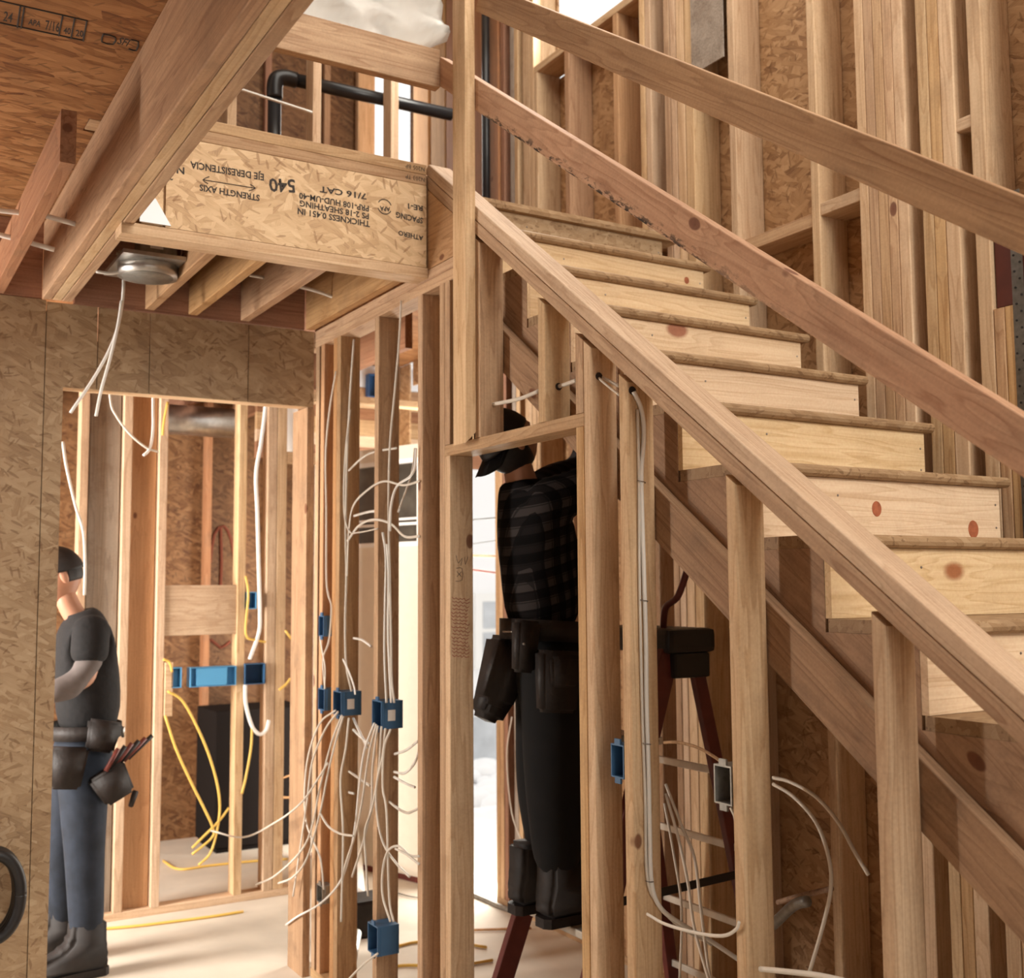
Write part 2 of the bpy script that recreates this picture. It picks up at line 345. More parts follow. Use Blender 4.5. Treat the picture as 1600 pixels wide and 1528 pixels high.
def smooth_pts(pts, sub=6):
    pts = [Vector(p) for p in pts]
    if len(pts) < 3: return pts
    P = [pts[0]*2-pts[1]] + pts + [pts[-1]*2-pts[-2]]; out = []
    for i in range(1, len(P)-2):
        for j in range(sub):
            t = j/sub; a, b, c, d = P[i-1], P[i], P[i+1], P[i+2]
            out.append(.5*((2*b) + (c-a)*t + (2*a-5*b+4*c-d)*t*t + (-a+3*b-3*c+d)*t**3))
    out.append(pts[-1]); return out
def tube_bm(bm, pts, r, seg=8, flat=1.0, sub=6, cap=True):
    pts = smooth_pts(pts, sub); rings = []
    t0 = (pts[1]-pts[0]).normalized(); ref = Vector((0, 0, 1)) if abs(t0.z) < .9 else Vector((1, 0, 0))
    nrm = (ref - t0*ref.dot(t0)).normalized()
    rr = r if callable(r) else (lambda s: r)
    for i, p in enumerate(pts):
        t = (pts[min(i+1, len(pts)-1)]-pts[max(i-1, 0)]).normalized()
        nrm = (nrm - t*nrm.dot(t)).normalized(); bn = t.cross(nrm)
        q = rr(i/(len(pts)-1))
        rings.append([bm.verts.new(p + nrm*math.cos(a)*q + bn*math.sin(a)*q*flat) for a in [2*math.pi*k/seg for k in range(seg)]])
    for a, b in zip(rings, rings[1:]):
        for k in range(seg): bm.faces.new((a[k], a[(k+1) % seg], b[(k+1) % seg], b[k]))
    if cap: bm.faces.new(list(reversed(rings[0]))); bm.faces.new(rings[-1])
def tube(name, pts, r, mat, parent=None, seg=8, flat=1.0, sub=6, **k):
    bm = bmesh.new(); tube_bm(bm, pts, r, seg, flat, sub)
    bmesh.ops.recalc_face_normals(bm, faces=bm.faces)
    me = bpy.data.meshes.new(name); bm.to_mesh(me); bm.free()
    return tag(link(name, me, M[mat], parent, smooth=True), k.get('label'), k.get('cat'), k.get('group'), k.get('kind'))
def slab_yz(name, poly, x0, x1, mat, slope=0.0, parent=None, **k):
    ang = math.atan(slope); c, s = math.cos(ang), math.sin(ang); bm = bmesh.new()
    r0 = [bm.verts.new((y*c+z*s, -y*s+z*c, x0)) for y, z in poly]; r1 = [bm.verts.new((y*c+z*s, -y*s+z*c, x1)) for y, z in poly]
    bm.faces.new(r0); bm.faces.new(list(reversed(r1))); n = len(poly)
    for i in range(n): bm.faces.new((r0[i], r1[i], r1[(i+1) % n], r0[(i+1) % n]))
    bmesh.ops.recalc_face_normals(bm, faces=bm.faces)
    me = bpy.data.meshes.new(name); bm.to_mesh(me); bm.free()
    return tag(link(name, me, M[mat], parent, Matrix(((0, 0, 1, 0), (c, -s, 0, 0), (s, c, 0, 0), (0, 0, 0, 1)))), k.get('label'), k.get('cat'))
def text(name, s, loc, xdir, ydir, size, mat, parent, width=None, bold=.0):
    cu = bpy.data.curves.new(name, 'FONT'); cu.body = s; cu.size = size; cu.offset = bold; cu.resolution_u = 2
    o = bpy.data.objects.new(name, cu); COL.objects.link(o)
    bpy.context.view_layer.update()
    me = bpy.data.meshes.new_from_object(o.evaluated_get(bpy.context.evaluated_depsgraph_get()))
    COL.objects.unlink(o); bpy.data.objects.remove(o)
    if width:
        w = max(v.co.x for v in me.vertices) - min(v.co.x for v in me.vertices)
        for v in me.vertices: v.co.x *= width/w
    x = Vector(xdir).normalized(); y = Vector(ydir).normalized(); z = x.cross(y)
    mw = Matrix(((x.x, y.x, z.x, loc[0]), (x.y, y.y, z.y, loc[1]), (x.z, y.z, z.z, loc[2]), (0, 0, 0, 1)))
    me.materials.clear()
    return link(name, me, M[mat], parent, mw)
def strokes(name, lines, r, mat, parent):
    """ink strokes: thin flat tubes lying on a face"""
    bm = bmesh.new()
    for l in lines: tube_bm(bm, l, r, 5, 1, 2)
    me = bpy.data.meshes.new(name); bm.to_mesh(me); bm.free()
    return link(name, me, M[mat], parent)
# ---------------------------------------------------------------- the setting
boxes('floor', [(-4, 3.09, -4, 7.6, -.06, 0)], 'floor', kind='structure')
# strand board wall left of the stairs, with its rough opening
boxes('wall_left', [(-3, .646, 4.6, 4.613, 0, 2.74), (.6495, .716, 4.6, 4.613, 0, 2.403), (.6495, .838, 4.6, 4.613, 2.4035, 2.735),
      (.8415, 1.040, 4.601, 4.613, 2.4035, 2.735), (1.0435, 1.449, 4.6, 4.613, 2.4035, 2.737), (1.4525, 1.744, 4.601, 4.613, 2.4035, 2.737),
      (-3, .716, 4.614, 4.70, .001, .60), (-3, -.5, 4.614, 4.70, .6, 2.74), (-.5, .70, 4.615, 4.70, .6, 2.70)], 'osb', kind='structure')
boxes('ceiling', [(-3, .742, -2.5, 3.5, 3.05, 3.07), (-3, .598, 3.5, 3.605, 3.05, 3.07), (-3, 3.09, 3.605, 7.6, 3.05, 3.07)], 'osbceil', kind='structure')
boxes('ceiling_upper', [(-3, 3.2, -3.9, 7.2, 5.6, 5.64)], 'osb', kind='structure')  # unseen upper ceiling, put in to limit the sky light
boxes('wall_right', [(3.092, 3.104, -3.9, 3.82, 0, 5.6), (3.092, 3.104, 4.68, 5.112, 0, 4.3), (3.092, 3.104, 4.68, 6.4, 2.9, 5.6), (3.092, 3.104, 3.82, 4.68, 0, 4.23), (3.092, 3.104, 6.45, 7.5, 0, 3.05)], 'osbside', kind='structure')
boxes('wall_front', [(-3, 3.09, -3.92, -3.9, 0, .8), (-3, -1.6, -3.92, -3.9, .8, 2.7), (2.4, 3.09, -3.92, -3.9, .8, 2.7), (-3, 3.09, -3.92, -3.9, 2.7, 3.1), (-3, .5, -3.92, -3.9, 3.1, 5.6), (3.0, 3.09, -3.92, -3.9, 3.1, 5.6), (.5, 3.0, -3.92, -3.9, 5.2, 5.6)], 'osb', kind='structure')  # unseen wall behind the camera, added to cut ambient light; openings match the lamps
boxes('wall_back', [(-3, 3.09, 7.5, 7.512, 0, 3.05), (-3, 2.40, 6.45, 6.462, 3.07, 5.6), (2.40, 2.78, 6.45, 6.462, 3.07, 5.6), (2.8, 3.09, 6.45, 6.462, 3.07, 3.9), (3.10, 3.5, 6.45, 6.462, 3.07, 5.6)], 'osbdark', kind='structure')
boxes('wall_side', [(-3.01, -3.0, -3.9, 4.6, 0, 5.6), (-3.01, -3.0, 4.6, 7.5, 0, .6), (-3.01, -3.0, 6.3, 7.5, .6, 3.05)], 'osb', kind='structure')

def L(name, o, label, cat, group=None): return tag(o, label, cat, group)
# lower wall: lumber round the rough opening in the strand board wall
hx('door_header', .70, 1.744, 4.614, 4.70, 2.405, 2.60, 'pale', 'pale header board over the doorway in the strand board wall', 'header')
vb('door_trimmer', .678, .7155, 4.614, 4.70, 0, 2.403, 'pale', 'pale trimmer stud at the left edge of the strand board doorway', 'stud')
vb('door_trimmer', 1.715, 1.748, 4.60, 4.78, 0, 2.40, 'dull', 'weathered brown trimmer at the right edge of the strand board doorway', 'stud')
# stair wall plates
hy('bottom_plate', 1.75, 1.839, 3.19, 4.60, 0, .038, 'stud', 'bottom plate of the stair wall beside the doorway behind it', 'plate')
hy('bottom_plate', 1.75, 1.839, .3, 2.575, 0, .038, 'stud', 'bottom plate of the stair wall under the sloping studs', 'plate')
hy('top_plate', 1.75, 1.839, 3.166, 4.70, 2.664, 2.702, 'stud', 'lower of the two top plates over the wired studs', 'plate')
hy('top_plate', 1.75, 1.839, 3.166, 4.70, 2.7025, 2.740, 'stud', 'upper of the two top plates over the wired studs', 'plate')
def rakez(y): return 2.821 + .746*(y-3.087)
RL = .746
def under(y): return rakez(y) - .0968
# rake plates
dn = Vector((0, 1, .746)).normalized(); up_n = Vector((0, -.746, 1)).normalized()
for nm, k, lab in (('rake_plate', 0, 'upper sloping plate of the stair wall, its top face catching the light'), ('rake_plate', 1, 'lower sloping plate of the stair wall, doubled under the upper one')):
    A = Vector((1.7945, -.1, rakez(-.1))) - up_n*(.019+.0392*k); B = Vector((1.7945, 3.5, rakez(3.5))) - up_n*(.019+.0392*k)
    board(nm, A, B, (1, 0, 0), .089, .038, 'pale' if k == 0 else 'stud', lab, 'plate', e1=(0, .746 if k else .4), bev=.004)
# full height studs of the stair wall, left to right in the photograph
for y, mat, lab, ztop in ((4.555, 'stud', 'corner stud where the stair wall meets the strand board wall', 2.664),
        (4.495, 'orange', 'reddish second stud beside the corner of the stair wall', 2.664),
        (4.312, 'stud', 'stud of the stair wall carrying the left stack of blue boxes', 2.664),
        (3.925, 'stud', 'stud of the stair wall carrying the middle blue box and the low blue box', 2.664),
        (3.545, 'stud', 'plain stud of the stair wall just left of the doorway studs', 2.664),
        (3.375, 'stud', 'king stud left of the narrow doorway under the stairs', 2.664)):
    vb('wall_stud', 1.7505, 1.839, y, y+.0375, .0385, ztop, mat, lab, 'stud')
vb('wall_stud', 1.7505, 1.839, 4.351, 4.389, .0385, 2.664, 'orange', 'darker stud doubled behind the left stack of blue boxes', 'stud')
vb('trimmer_stud', 1.7505, 1.839, 3.336, 3.374, .0385, 2.06, 'pale', 'grey trimmer stud with red handwriting left of the narrow doorway', 'stud')
hy('doorway_header', 1.7505, 1.839, 2.539, 3.374, 2.0605, 2.098, 'stud', 'flat header board over the narrow doorway under the stairs', 'header')
vb('cripple_stud', 1.7505, 1.839, 3.336, 3.3735, 2.0985, 2.664, 'stud', 'short dark stud above the header against the king stud', 'stud')
vb('cripple_stud', 1.7505, 1.839, 3.125, 3.163, 2.0985, under(3.125)-.001, 'stud', 'short stud above the header behind the guard post', 'stud', top=RL)
vb('cripple_stud', 1.7505, 1.839, 2.736, 2.774, 2.0985, under(2.736)-.001, 'pale', 'short pale stud with a drilled hole in the middle of the header', 'stud', top=RL)
vb('cripple_stud', 1.7505, 1.839, 2.541, 2.5785, 2.0985, under(2.541)-.001, 'stud', 'short stud above the right end of the header', 'stud', top=RL)
vb('trimmer_stud', 1.7505, 1.839, 2.541, 2.5785, .0385, 2.06, 'stud', 'trimmer stud on the right side of the narrow doorway', 'stud')
vb('wall_stud', 1.7505, 1.839, 2.5025, 2.54, .0385, under(2.5025)-.001, 'pale', 'king stud right of the doorway with cables through its drilled hole', 'stud', top=RL, bev=.006)
vb('wall_stud', 1.7505, 1.839, 2.339, 2.377, .0385, under(2.339)-.001, 'pale', 'stud carrying the long stapled white cable', 'stud', top=RL, bev=.006)
vb('wall_stud', 1.7505, 1.839, 1.931, 1.969, .0385, under(1.931)-.001, 'pale', 'stud with bark edge under the middle of the sloping plate', 'stud', top=RL, bev=.009)
vb('wall_stud', 1.7505, 1.839, 1.516, 1.554, .0385, under(1.516)-.001, 'pale', 'rounded stud nearest the camera under the sloping plate', 'stud', top=RL, bev=.009)
# rim and joists at the head of the stairs
slab_yz('rim_board', [(3.165, 2.742), (3.60, 2.742), (3.60, 3.046), (3.52, 3.046), (3.165, under(3.165)-.001)], 1.751, 1.789, 'fir', label='reddish end board between the strand board rim and the post', cat='board')
r = empty('rim_panel', (1.28, 3.5, 2.748), 'stamped strand board rim panel at the edge of the upper floor', 'panel')
pan = boxes('strand_board', [(.832, 1.744, 3.5, 3.5115, 2.748, 3.046)], 'osbpale', r)
hx('backing_board', .76, 1.744, 3.512, 3.549, 2.748, 3.046, 'fir', parent=r)
YF = 3.4993
def inv_text(s, a, b, size, mat='ink', bold=.0):
    A = PY(*a, YF); B = PY(*b, YF); A.y = B.y = YF
    return text('stamp', s, A, (B-A), (B-A).cross(Vector((0, 1, 0))) if False else Vector((0, 0, -1)) - (B-A).normalized()*Vector((0, 0, -1)).dot((B-A).normalized()), size, mat, r, (B-A).length, bold)
inv_text('540', (461, 281), (420, 279), .062, bold=.0015)
inv_text('EJE DERESISTENCIA', (413, 272), (298, 252), 0.032, bold=.0008)
inv_text('STRENGTH AXIS', (406, 305), (312, 288), 0.029, bold=.0008)
inv_text('7/16 CAT', (573, 303), (500, 291), 0.029, bold=.0008)
inv_text('PRP-108 HUD-UM-40', (577, 322), (468, 301), 0.029, bold=.0008)
inv_text('PS 2-18 SHEATHING', (577, 334), (469, 313), 0.029, bold=.0008)
inv_text('THICKNESS 0.451 IN', (578, 346), (465, 325), 0.029, bold=.0008)
inv_text('SPACING', (661, 341), (619, 331), 0.029, bold=.0008)
inv_text('RE-1', (661, 322), (638, 318), 0.027, bold=.0008)
inv_text('ATHERO', (661, 369), (622, 360), 0.024, bold=.0008)
inv_text('N', (289, 262), (277, 260), 0.032, bold=.0008)
inv_text('24', (271, 274), (260, 271), 0.024, bold=.0008)
pts = lambda lst: [Vector((PY(*q, YF).x, YF, PY(*q, YF).z)) for q in lst]
strokes('stamp_arrow', [pts([(318, 281), (399, 294)]), pts([(327, 276), (317, 281), (325, 287)]), pts([(391, 288), (399, 294), (389, 298)])], .0016, 'ink', r)
cc = PY(601, 323, YF)
strokes('stamp_seal', [[Vector((cc.x+.026*math.cos(a), YF, cc.z+.026*math.sin(a))) for a in [math.radians(s+k*12) for k in range(12)]] for s in (20, 200)], .0018, 'ink', r)
inv_text('APA', (609, 324), (593, 322), 0.022, bold=.0008)
lp = hx('rim_plate', .60, 1.744, 3.5, 3.589, 3.0475, 3.085, 'stud', 'lower of the two plates on top of the stamped rim panel', 'plate')
tp = hx('rim_plate', .60, 1.744, 3.5, 3.589, 3.0855, 3.1235, 'stud', 'upper of the two plates on top of the stamped rim panel', 'plate')
for s, a, b, par in (('N205 BP', (664, 272), (633, 267), tp), ('N203 TP', (664, 287), (634, 282), lp)):
    A = PY(*a, YF); B = PY(*b, YF); A.y = B.y = YF
    text('stamp', s, Vector((1.738, YF, 3.112 if par is tp else 3.074)), Vector((-1, 0, 0)), Vector((0, 0, -1)), .022, 'leather', par, .075)
hx('rim_plate', .70, 1.7495, 3.5, 3.589, 2.7095, 2.7475, 'pale', 'pale board along the bottom of the stamped rim panel', 'plate')
vb('blocking', .76, .825, 3.5, 3.5115, 2.75, 3.04, 'osbpale', 'narrow strand board strip left of the stamped rim panel', 'panel')
for x, lab in ((1.02, 'leftmost short ceiling joist beside the light fitting'), (1.195, 'second short ceiling joist from the light fitting'), (1.415, 'third short ceiling joist from the light fitting')):
    hy('ceiling_joist', x, x+.038, 3.59, 4.60, 2.7485, 3.049, 'fir', lab, 'joist')
hy('ceiling_joist', 1.705, 1.743, 3.60, 4.60, 2.742, 3.049, 'fir', 'ceiling joist running along the stair wall top plates', 'joist')
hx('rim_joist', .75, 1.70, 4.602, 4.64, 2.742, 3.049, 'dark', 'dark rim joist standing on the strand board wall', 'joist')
bm_ = empty('ceiling_beam', (.69, 3, 2.742), 'big triple beam of planks crossing the ceiling toward the camera', 'beam')
for k in range(3):
    x0 = .6305+k*.0365
    hy('ply', x0, x0+.0355, -1.0, 4.60, 2.742+.001*(k % 2), 3.049, ('fir', 'pale', 'stud')[k], parent=bm_, bev=.004)
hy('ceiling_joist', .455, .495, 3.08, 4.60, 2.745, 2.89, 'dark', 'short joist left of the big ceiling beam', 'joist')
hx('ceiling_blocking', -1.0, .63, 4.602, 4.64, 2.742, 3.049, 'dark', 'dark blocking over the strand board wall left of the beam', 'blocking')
# stamps under the ceiling boards
cst = empty('ceiling_stamp', (.4, 2.95, 3.0495), 'black grade stamp printed under the ceiling strand board', 'stamp')
def PC(x, y): p = PZ(x, y, 3.0493); return p
def cl(*q): return [PC(*a) for a in q]
strokes('stamp_frame', [cl((-40, -8), (135, 32)), cl((-45, 26), (130, 63)), cl((32, 10), (27, 43)), cl((38, 12), (33, 44)), cl((98, 25), (92, 56)), cl((117, 28), (111, 60)), cl((136, 32), (130, 64)),
    cl((162, 53), (180, 58), (177, 69), (159, 65), (162, 53)), cl((205, 62), (216, 65), (213, 79), (201, 76))], .0022, 'ink', cst)
def ctext(s, a, b, size):
    A, B = PC(*a), PC(*b); x = (B-A).normalized(); y = Vector((0, 0, -1)).cross(x)
    text('stamp_letters', s, A, x, y, size, 'ink', cst, (B-A).length, .001)
ctext('24', (4, 32), (18, 35), .075); ctext('APA', (44, 38), (63, 42), .045); ctext('7/16', (70, 46), (92, 50), .075)
ctext('40', (99, 52), (110, 54), .05); ctext('20', (118, 56), (130, 58), .05); ctext('SFI', (182, 68), (198, 72), .06)

# ---------------------------------------------------------------- the staircase
RUN, RISE = .25, .188
XL, XR = 1.88, 2.85
st = empty('staircase', (2.36, -.2, 0), 'wooden staircase with strand board treads and pine risers behind the sloping wall', 'staircase')
def nose(k): return 2.0 - RUN*(k-7)
def utop(k): return 1.89 - RISE*(k-7)          # underside of tread k
def tread(k, x1=XR):
    y0 = nose(k); z = utop(k); t = .029; d = .285
    poly = [(y0+.012, z), (y0+.003, z+.006), (y0, z+.0145), (y0+.003, z+.023), (y0+.012, z+t), (y0+d, z+t), (y0+d, z)]
    o = prism('tread', poly, 'x', XL, x1, 'tread', st)
    return o
for k in range(1, 17):
    if k > 1: tread(k)
    zl = utop(k+1)+.029 if k < 16 else 0.0
    m = 'osb' if k == 1 else 'pine'
    ro = board('riser', (XL+.001, nose(k)+.034, (zl+utop(k))/2), (XR-.022, nose(k)+.034, (zl+utop(k))/2), (0, 0, 1), utop(k)-zl-.001, .018, m, parent=st, bev=.001)
    for (dx, dz) in ((.93, .03), (.93, -.035), (.30, .035), (.31, -.03)):
        bmn = bmesh.new(); bmesh.ops.create_uvsphere(bmn, u_segments=8, v_segments=5, radius=.0032, matrix=Matrix.Translation((XL+dx, nose(k)+.025, (zl+utop(k))/2+dz)))
        me = bpy.data.meshes.new('nail'); bmn.to_mesh(me); bmn.free(); link('nail', me, M['nail'], ro)
prism('tread', [(3.5, 3.018), (3.496, 3.032), (3.5, 3.047), (3.60, 3.047), (3.60, 3.018)], 'x', XL, XR+.05, 'tread', st)
# big reddish knots of the two near risers
km = plain('knot wood', (.33, .10, .045), .6, noise=.25, nscale=60)
for (q, k, ra) in (((1370, 795), 7, .018), ((1521, 827), 7, .022), ((1073, 438), 2, .012)):
    yk = nose(k)+.0246; c_ = PY(*q, yk)
    bmk = bmesh.new(); bmesh.ops.create_cone(bmk, cap_ends=True, segments=28, radius1=ra, radius2=ra*.95, depth=.0012, matrix=Matrix.Translation((c_.x, yk, c_.z)) @ Matrix.Rotation(math.pi/2, 4, 'X') @ Matrix.Scale(1.15, 4, (0, 1, 0)))
    me = bpy.data.meshes.new('knot'); bmk.to_mesh(me); bmk.free(); link('knot', me, km, st)
def stringer(x0, x1):
    sl = RISE/RUN; low = lambda y: max(0.0, (y-(nose(16)+.20))*sl)
    cols = [(nose(k)+.044, nose(k-1)+.044 if k > 2 else 3.53, utop(k)-.0005) for k in range(16, 1, -1)]
    ang = math.atan(sl); c, s = math.cos(ang), math.sin(ang); bm = bmesh.new(); cache = {}
    def V(x, y, z):
        key = (x, round(y, 5), round(z, 5))
        if key not in cache: cache[key] = bm.verts.new((y*c+z*s, -y*s+z*c, x))
        return cache[key]
    pz = None
    for i, (ya, yb_, zt) in enumerate(cols):
        la, lb = low(ya), low(yb_)
        ptsl = [(ya, la), (yb_, lb)]
        nxt = cols[i+1][2] if i+1 < len(cols) else None
        poly = [(ya, la), (yb_, lb), (yb_, zt)] + ([(ya, zt)])
        if pz is not None: pass
        for x in (x0, x1):
            f = [V(x, *q) for q in poly]
            bm.faces.new(f if x == x0 else list(reversed(f)))
        bm.faces.new([V(x0, ya, la), V(x1, ya, la), V(x1, yb_, lb), V(x0, yb_, lb)])
        bm.faces.new([V(x0, ya, zt), V(x0, yb_, zt), V(x1, yb_, zt), V(x1, ya, zt)])
        bm.faces.new([V(x0, ya, la if pz is None else pz), V(x0, ya, zt), V(x1, ya, zt), V(x1, ya, la if pz is None else pz)])
        pz = zt
    bm.faces.new([V(x0, 3.53, low(3.53)), V(x0, 3.53, cols[-1][2]), V(x1, 3.53, cols[-1][2]), V(x1, 3.53, low(3.53))])
    bmesh.ops.recalc_face_normals(bm, faces=bm.faces)
    me = bpy.data.meshes.new('stringer'); bm.to_mesh(me); bm.free()
    mw = Matrix(((0, 0, 1, 0), (c, -s, 0, 0), (s, c, 0, 0), (0, 0, 0, 1)))
    return link('stringer', me, M['dull'], st, mw)
stringer(1.88, 1.918); stringer(2.345, 2.383); stringer(2.80, 2.838)
sa = Vector((1.8595, .75, 1.877-.735*(2.337-.75)-.0725)); sb = Vector((1.8595, 3.53, 1.877+.735*(3.53-2.337)-.0725))
board('stringer_stiffener', sa, sb, (0, -.735, 1), .117, .037, 'dull', parent=st)
# guard rails, post
board('guard_post', (1.7305, 3.194, 2.10), (1.7305, 3.194, 5.2), (0, 1, 0), .088, .0385, 'pale', 'tall guard post nailed to the face of the stair wall', 'post', e0=(0, -1.0))
def rail(label, y0, z0, y1, z1, w, mat, x=1.7705):
    s = (z0-z1)/(y0-y1); c = 1/math.sqrt(1+s*s); u = Vector((0, -s, 1))*c
    A = Vector((x, y0, z0)) - u*w/2; B = Vector((x, y1, z1)) - u*w/2
    return board('guard_rail', A, B, (0, -s, 1), w, .038, mat, label, 'rail', e0=(-s*.0, 0))
rail('lower sloping guard rail with mildew specks along its bottom edge', 3.405, 3.487, .75, 3.487-.7165*2.655, .0895, 'rimlow')
rail('upper sloping guard rail crossing the top right of the photo', 3.10, 3.612, .75, 3.612-.6865*2.35, .089, 'fir')
hx('guard_rail', .55, 1.751, 3.408, 3.446, 3.375, 3.514, 'stud', 'level guard rail over the stamped rim panel', 'rail')


# ---------------------------------------------------------------- right stairwell wall: studs read along its face
XWF = 2.95
def rstud(ya, yb, mat, label, z0=.04, z1=5.58, x1=3.09, group=None):
    return vb('wall_stud', XWF, x1, min(ya, yb), max(ya, yb), z0, z1, mat, label, 'stud', group, bev=.004)
rstud(5.03, 4.992, 'dark', 'dark far stud of the stairwell wall beside the vent pipe')
rstud(4.93, 4.893, 'grey', 'greyish stud of the stairwell wall left of the window')
rstud(4.889, 4.852, 'pale', 'pale stud doubled left of the stairwell window')
rstud(4.80, 4.735, 'pale', 'broad pale stud left of the stairwell window')
rstud(4.731, 4.694, 'pale', 'trimmer stud at the left side of the stairwell window', z1=5.58)
hy('window_sill', 2.95, 3.09, 3.825, 4.69, 4.232, 4.27, 'pale', 'sloping looking pale sill board of the stairwell window', 'sill')
for y, lab in ((4.66, 'short stud under the left end of the window sill'), (4.41, 'short stud under the window sill, second from the left'), (4.01, 'short stud under the window sill near the right jamb')):
    rstud(y, y-.038 if y < 4.6 else y+.03, 'fir' if y < 4.5 else 'pale', lab, z1=4.231)
rstud(3.812, 3.775, 'pale', 'trimmer stud at the right side of the stairwell window')
rstud(3.771, 3.734, 'pale', 'pale stud doubled right of the stairwell window')
rstud(3.642, 3.605, 'stud', 'first stud of the close pair in the middle of the stairwell wall')
rstud(3.601, 3.564, 'pale', 'second stud of the close pair in the middle of the stairwell wall')
rstud(3.56, 3.51, 'pale', 'broad stud right of the close pair on the stairwell wall')
rstud(3.506, 3.455, 'pale', 'last stud of the middle cluster on the stairwell wall')
rstud(3.243, 3.205, 'pale', 'lone stud between strand board bays on the stairwell wall')
rstud(2.822, 2.784, 'pale', 'lone rounded stud left of the big cluster on the stairwell wall')
ys = 2.601
for i, (w, m) in enumerate(((.040, 'pale'), (.038, 'stud'), (.040, 'stud'), (.038, 'stud'), (.042, 'pale'))):
    rstud(ys, ys-w, m, ('first', 'second', 'third', 'fourth', 'fifth')[i] + ' stud from the left in the big cluster on the stairwell wall', x1=3.09); ys -= w+.001
ys = 2.345
for i, (w, m) in enumerate(((.042, 'pale'), (.042, 'stud'), (.050, 'pale'))):
    rstud(ys, ys-w, m, ('left', 'middle', 'right')[i] + ' stud of the group of three beside the dark gap on the stairwell wall'); ys -= w+.001
rstud(2.155, 2.105, 'pale', 'tall stud right of the second dark gap on the stairwell wall')
ys = 2.103
for i, w in enumerate((.036, .04, .038)):
    rstud(ys, ys-w, 'stud', ('short stud under the red lumber, left of three', 'short stud under the red lumber, middle of three', 'short stud under the red lumber, right of three')[i], z1=2.44); ys -= w+.001
hy('blocking', 2.965, 3.09, 1.80, 2.10, 2.445, 2.70, plain('red painted lumber', (.10, .022, .014), .5, noise=.15), 'dark red painted block behind the steel strap', 'block')
rstud(1.93, 1.89, 'pale', 'stud at the right edge of the photo on the stairwell wall')
for y in (1.55, 1.14, .73, .3): rstud(y, y-.038, 'stud', 'stairwell wall stud beyond the right edge of the stairs, %s' % {1.55: 'second past the strap', 1.14: 'third past the strap', .73: 'fourth past the strap', .3: 'fifth past the strap'}[y])
for (a, b, z, t, lab, m) in ((3.203, 2.824, 2.90, .05, 'fire block with a chipped bark edge between two stairwell wall studs', 'stud'), (2.783, 2.603, 2.93, .045, 'fire block left of the big stud cluster', 'pale'), (2.213, 2.157, 3.03, .04, 'small fire block in the dark gap near the upper guard rail', 'pale')):
    hy('fire_block', 2.955, 3.085, b, a, z, z+t, m, lab, 'block')
hy('bottom_plate', 2.95, 3.09, -1, 5.112, 0, .038, 'stud', 'bottom plate of the stairwell wall', 'plate')
# steel strap
sm = bmesh.new()
sv = [sm.verts.new(p) for p in ((2.946, 2.035, 1.6), (2.9445, 1.995, 1.6), (2.9445, 1.995, 2.78), (2.946, 2.035, 2.78))]
sm.faces.new(sv); bmesh.ops.solidify(sm, geom=sm.faces[:], thickness=.0015)
sme = bpy.data.meshes.new('steel_strap'); sm.to_mesh(sme); sm.free()
strap = tag(link('steel_strap', sme, M['greymetal']), 'long galvanised steel strap with nail holes on the stairwell wall', 'strap')
bmh = bmesh.new()
for i in range(46):
    bmesh.ops.create_cone(bmh, cap_ends=True, segments=10, radius1=.0035, radius2=.0035, depth=.002, matrix=Matrix.Translation((2.9436, 2.006+.018*(i % 2)+random.uniform(-.003, .003), 1.63+i*.0245)) @ Matrix.Rotation(math.pi/2, 4, 'Y'))
hm = bpy.data.meshes.new('nail_hole'); bmh.to_mesh(hm); bmh.free(); link('nail_hole', hm, M['black'], strap)['kind'] = 'stuff'

# ---------------------------------------------------------------- upper storey behind the rim
for (a, b, lab, m) in ((1.349, 1.39, 'pale upper storey stud next to the big beam', 'pale'), (1.735, 1.775, 'pale upper storey stud in front of the black pipe', 'pale'), (2.118, 2.158, 'pale upper storey stud before the bright window', 'pale')):
    vb('upper_stud', a, b, 4.62, 4.709, 3.071, 5.58, m, lab, 'stud')

for (a, b, y, lab, m) in ((1.62, 1.70, 6.40, 'dark upper storey stud behind the black pipe', 'dark'), (2.10, 2.14, 6.40, 'dark stud on the far upper wall', 'dark'), (2.48, 2.52, 6.40, 'reddish stud on the far upper wall', 'fir'), (2.69, 2.805, 6.36, 'pale broad jamb left of the bright upper window', 'pale')):
            vb('upper_stud', a, b, y, y+.045, 3.071, 5.58, m, lab, 'stud')
for (a, b, lab, m) in ((5.36, 5.50, 'nearest of the brown boards right of the upper window', 'fir'), (5.53, 5.66, 'second of the brown boards right of the upper window', 'dark'), (5.68, 5.86, 'third of the brown boards right of the upper window', 'fir'), (5.90, 6.10, 'farthest of the brown boards right of the upper window', 'orange')):
    vb('upper_stud', 2.95, 3.09, a, b, 3.071, 5.58, m, lab, 'stud')
boxes('grey_sheet', [(2.944, 2.9495, 3.26, 3.455, 3.72, 5.2)], 'grey', label='grey weathered plywood sheet nailed high on the stairwell wall', cat='sheet')
pp = empty('drain_pipe', (1.60, 4.745, 3.08), 'black plastic drain pipe with an elbow running through the upper studs', 'pipe')
tube('pipe_run', [(1.60, 4.745, 3.075), (1.60, 4.745, 3.84)], .030, 'pipe', pp, seg=20)
tube('elbow', [(1.60, 4.745, 3.82), (1.60, 4.745, 3.88), (1.612, 4.745, 3.915), (1.65, 4.745, 3.93), (1.70, 4.745, 3.93)], .036, 'pipe', pp, seg=20)
tube('pipe_run', [(1.69, 4.745, 3.93), (2.50, 4.745, 3.94)], .030, 'pipe', pp, seg=20)
tube('wire', [(1.30, 4.62, 3.78), (1.50, 4.61, 3.755), (1.73, 4.615, 3.735)], .006, 'cablew', label='thin white wire crossing behind the black pipe', cat='cable')
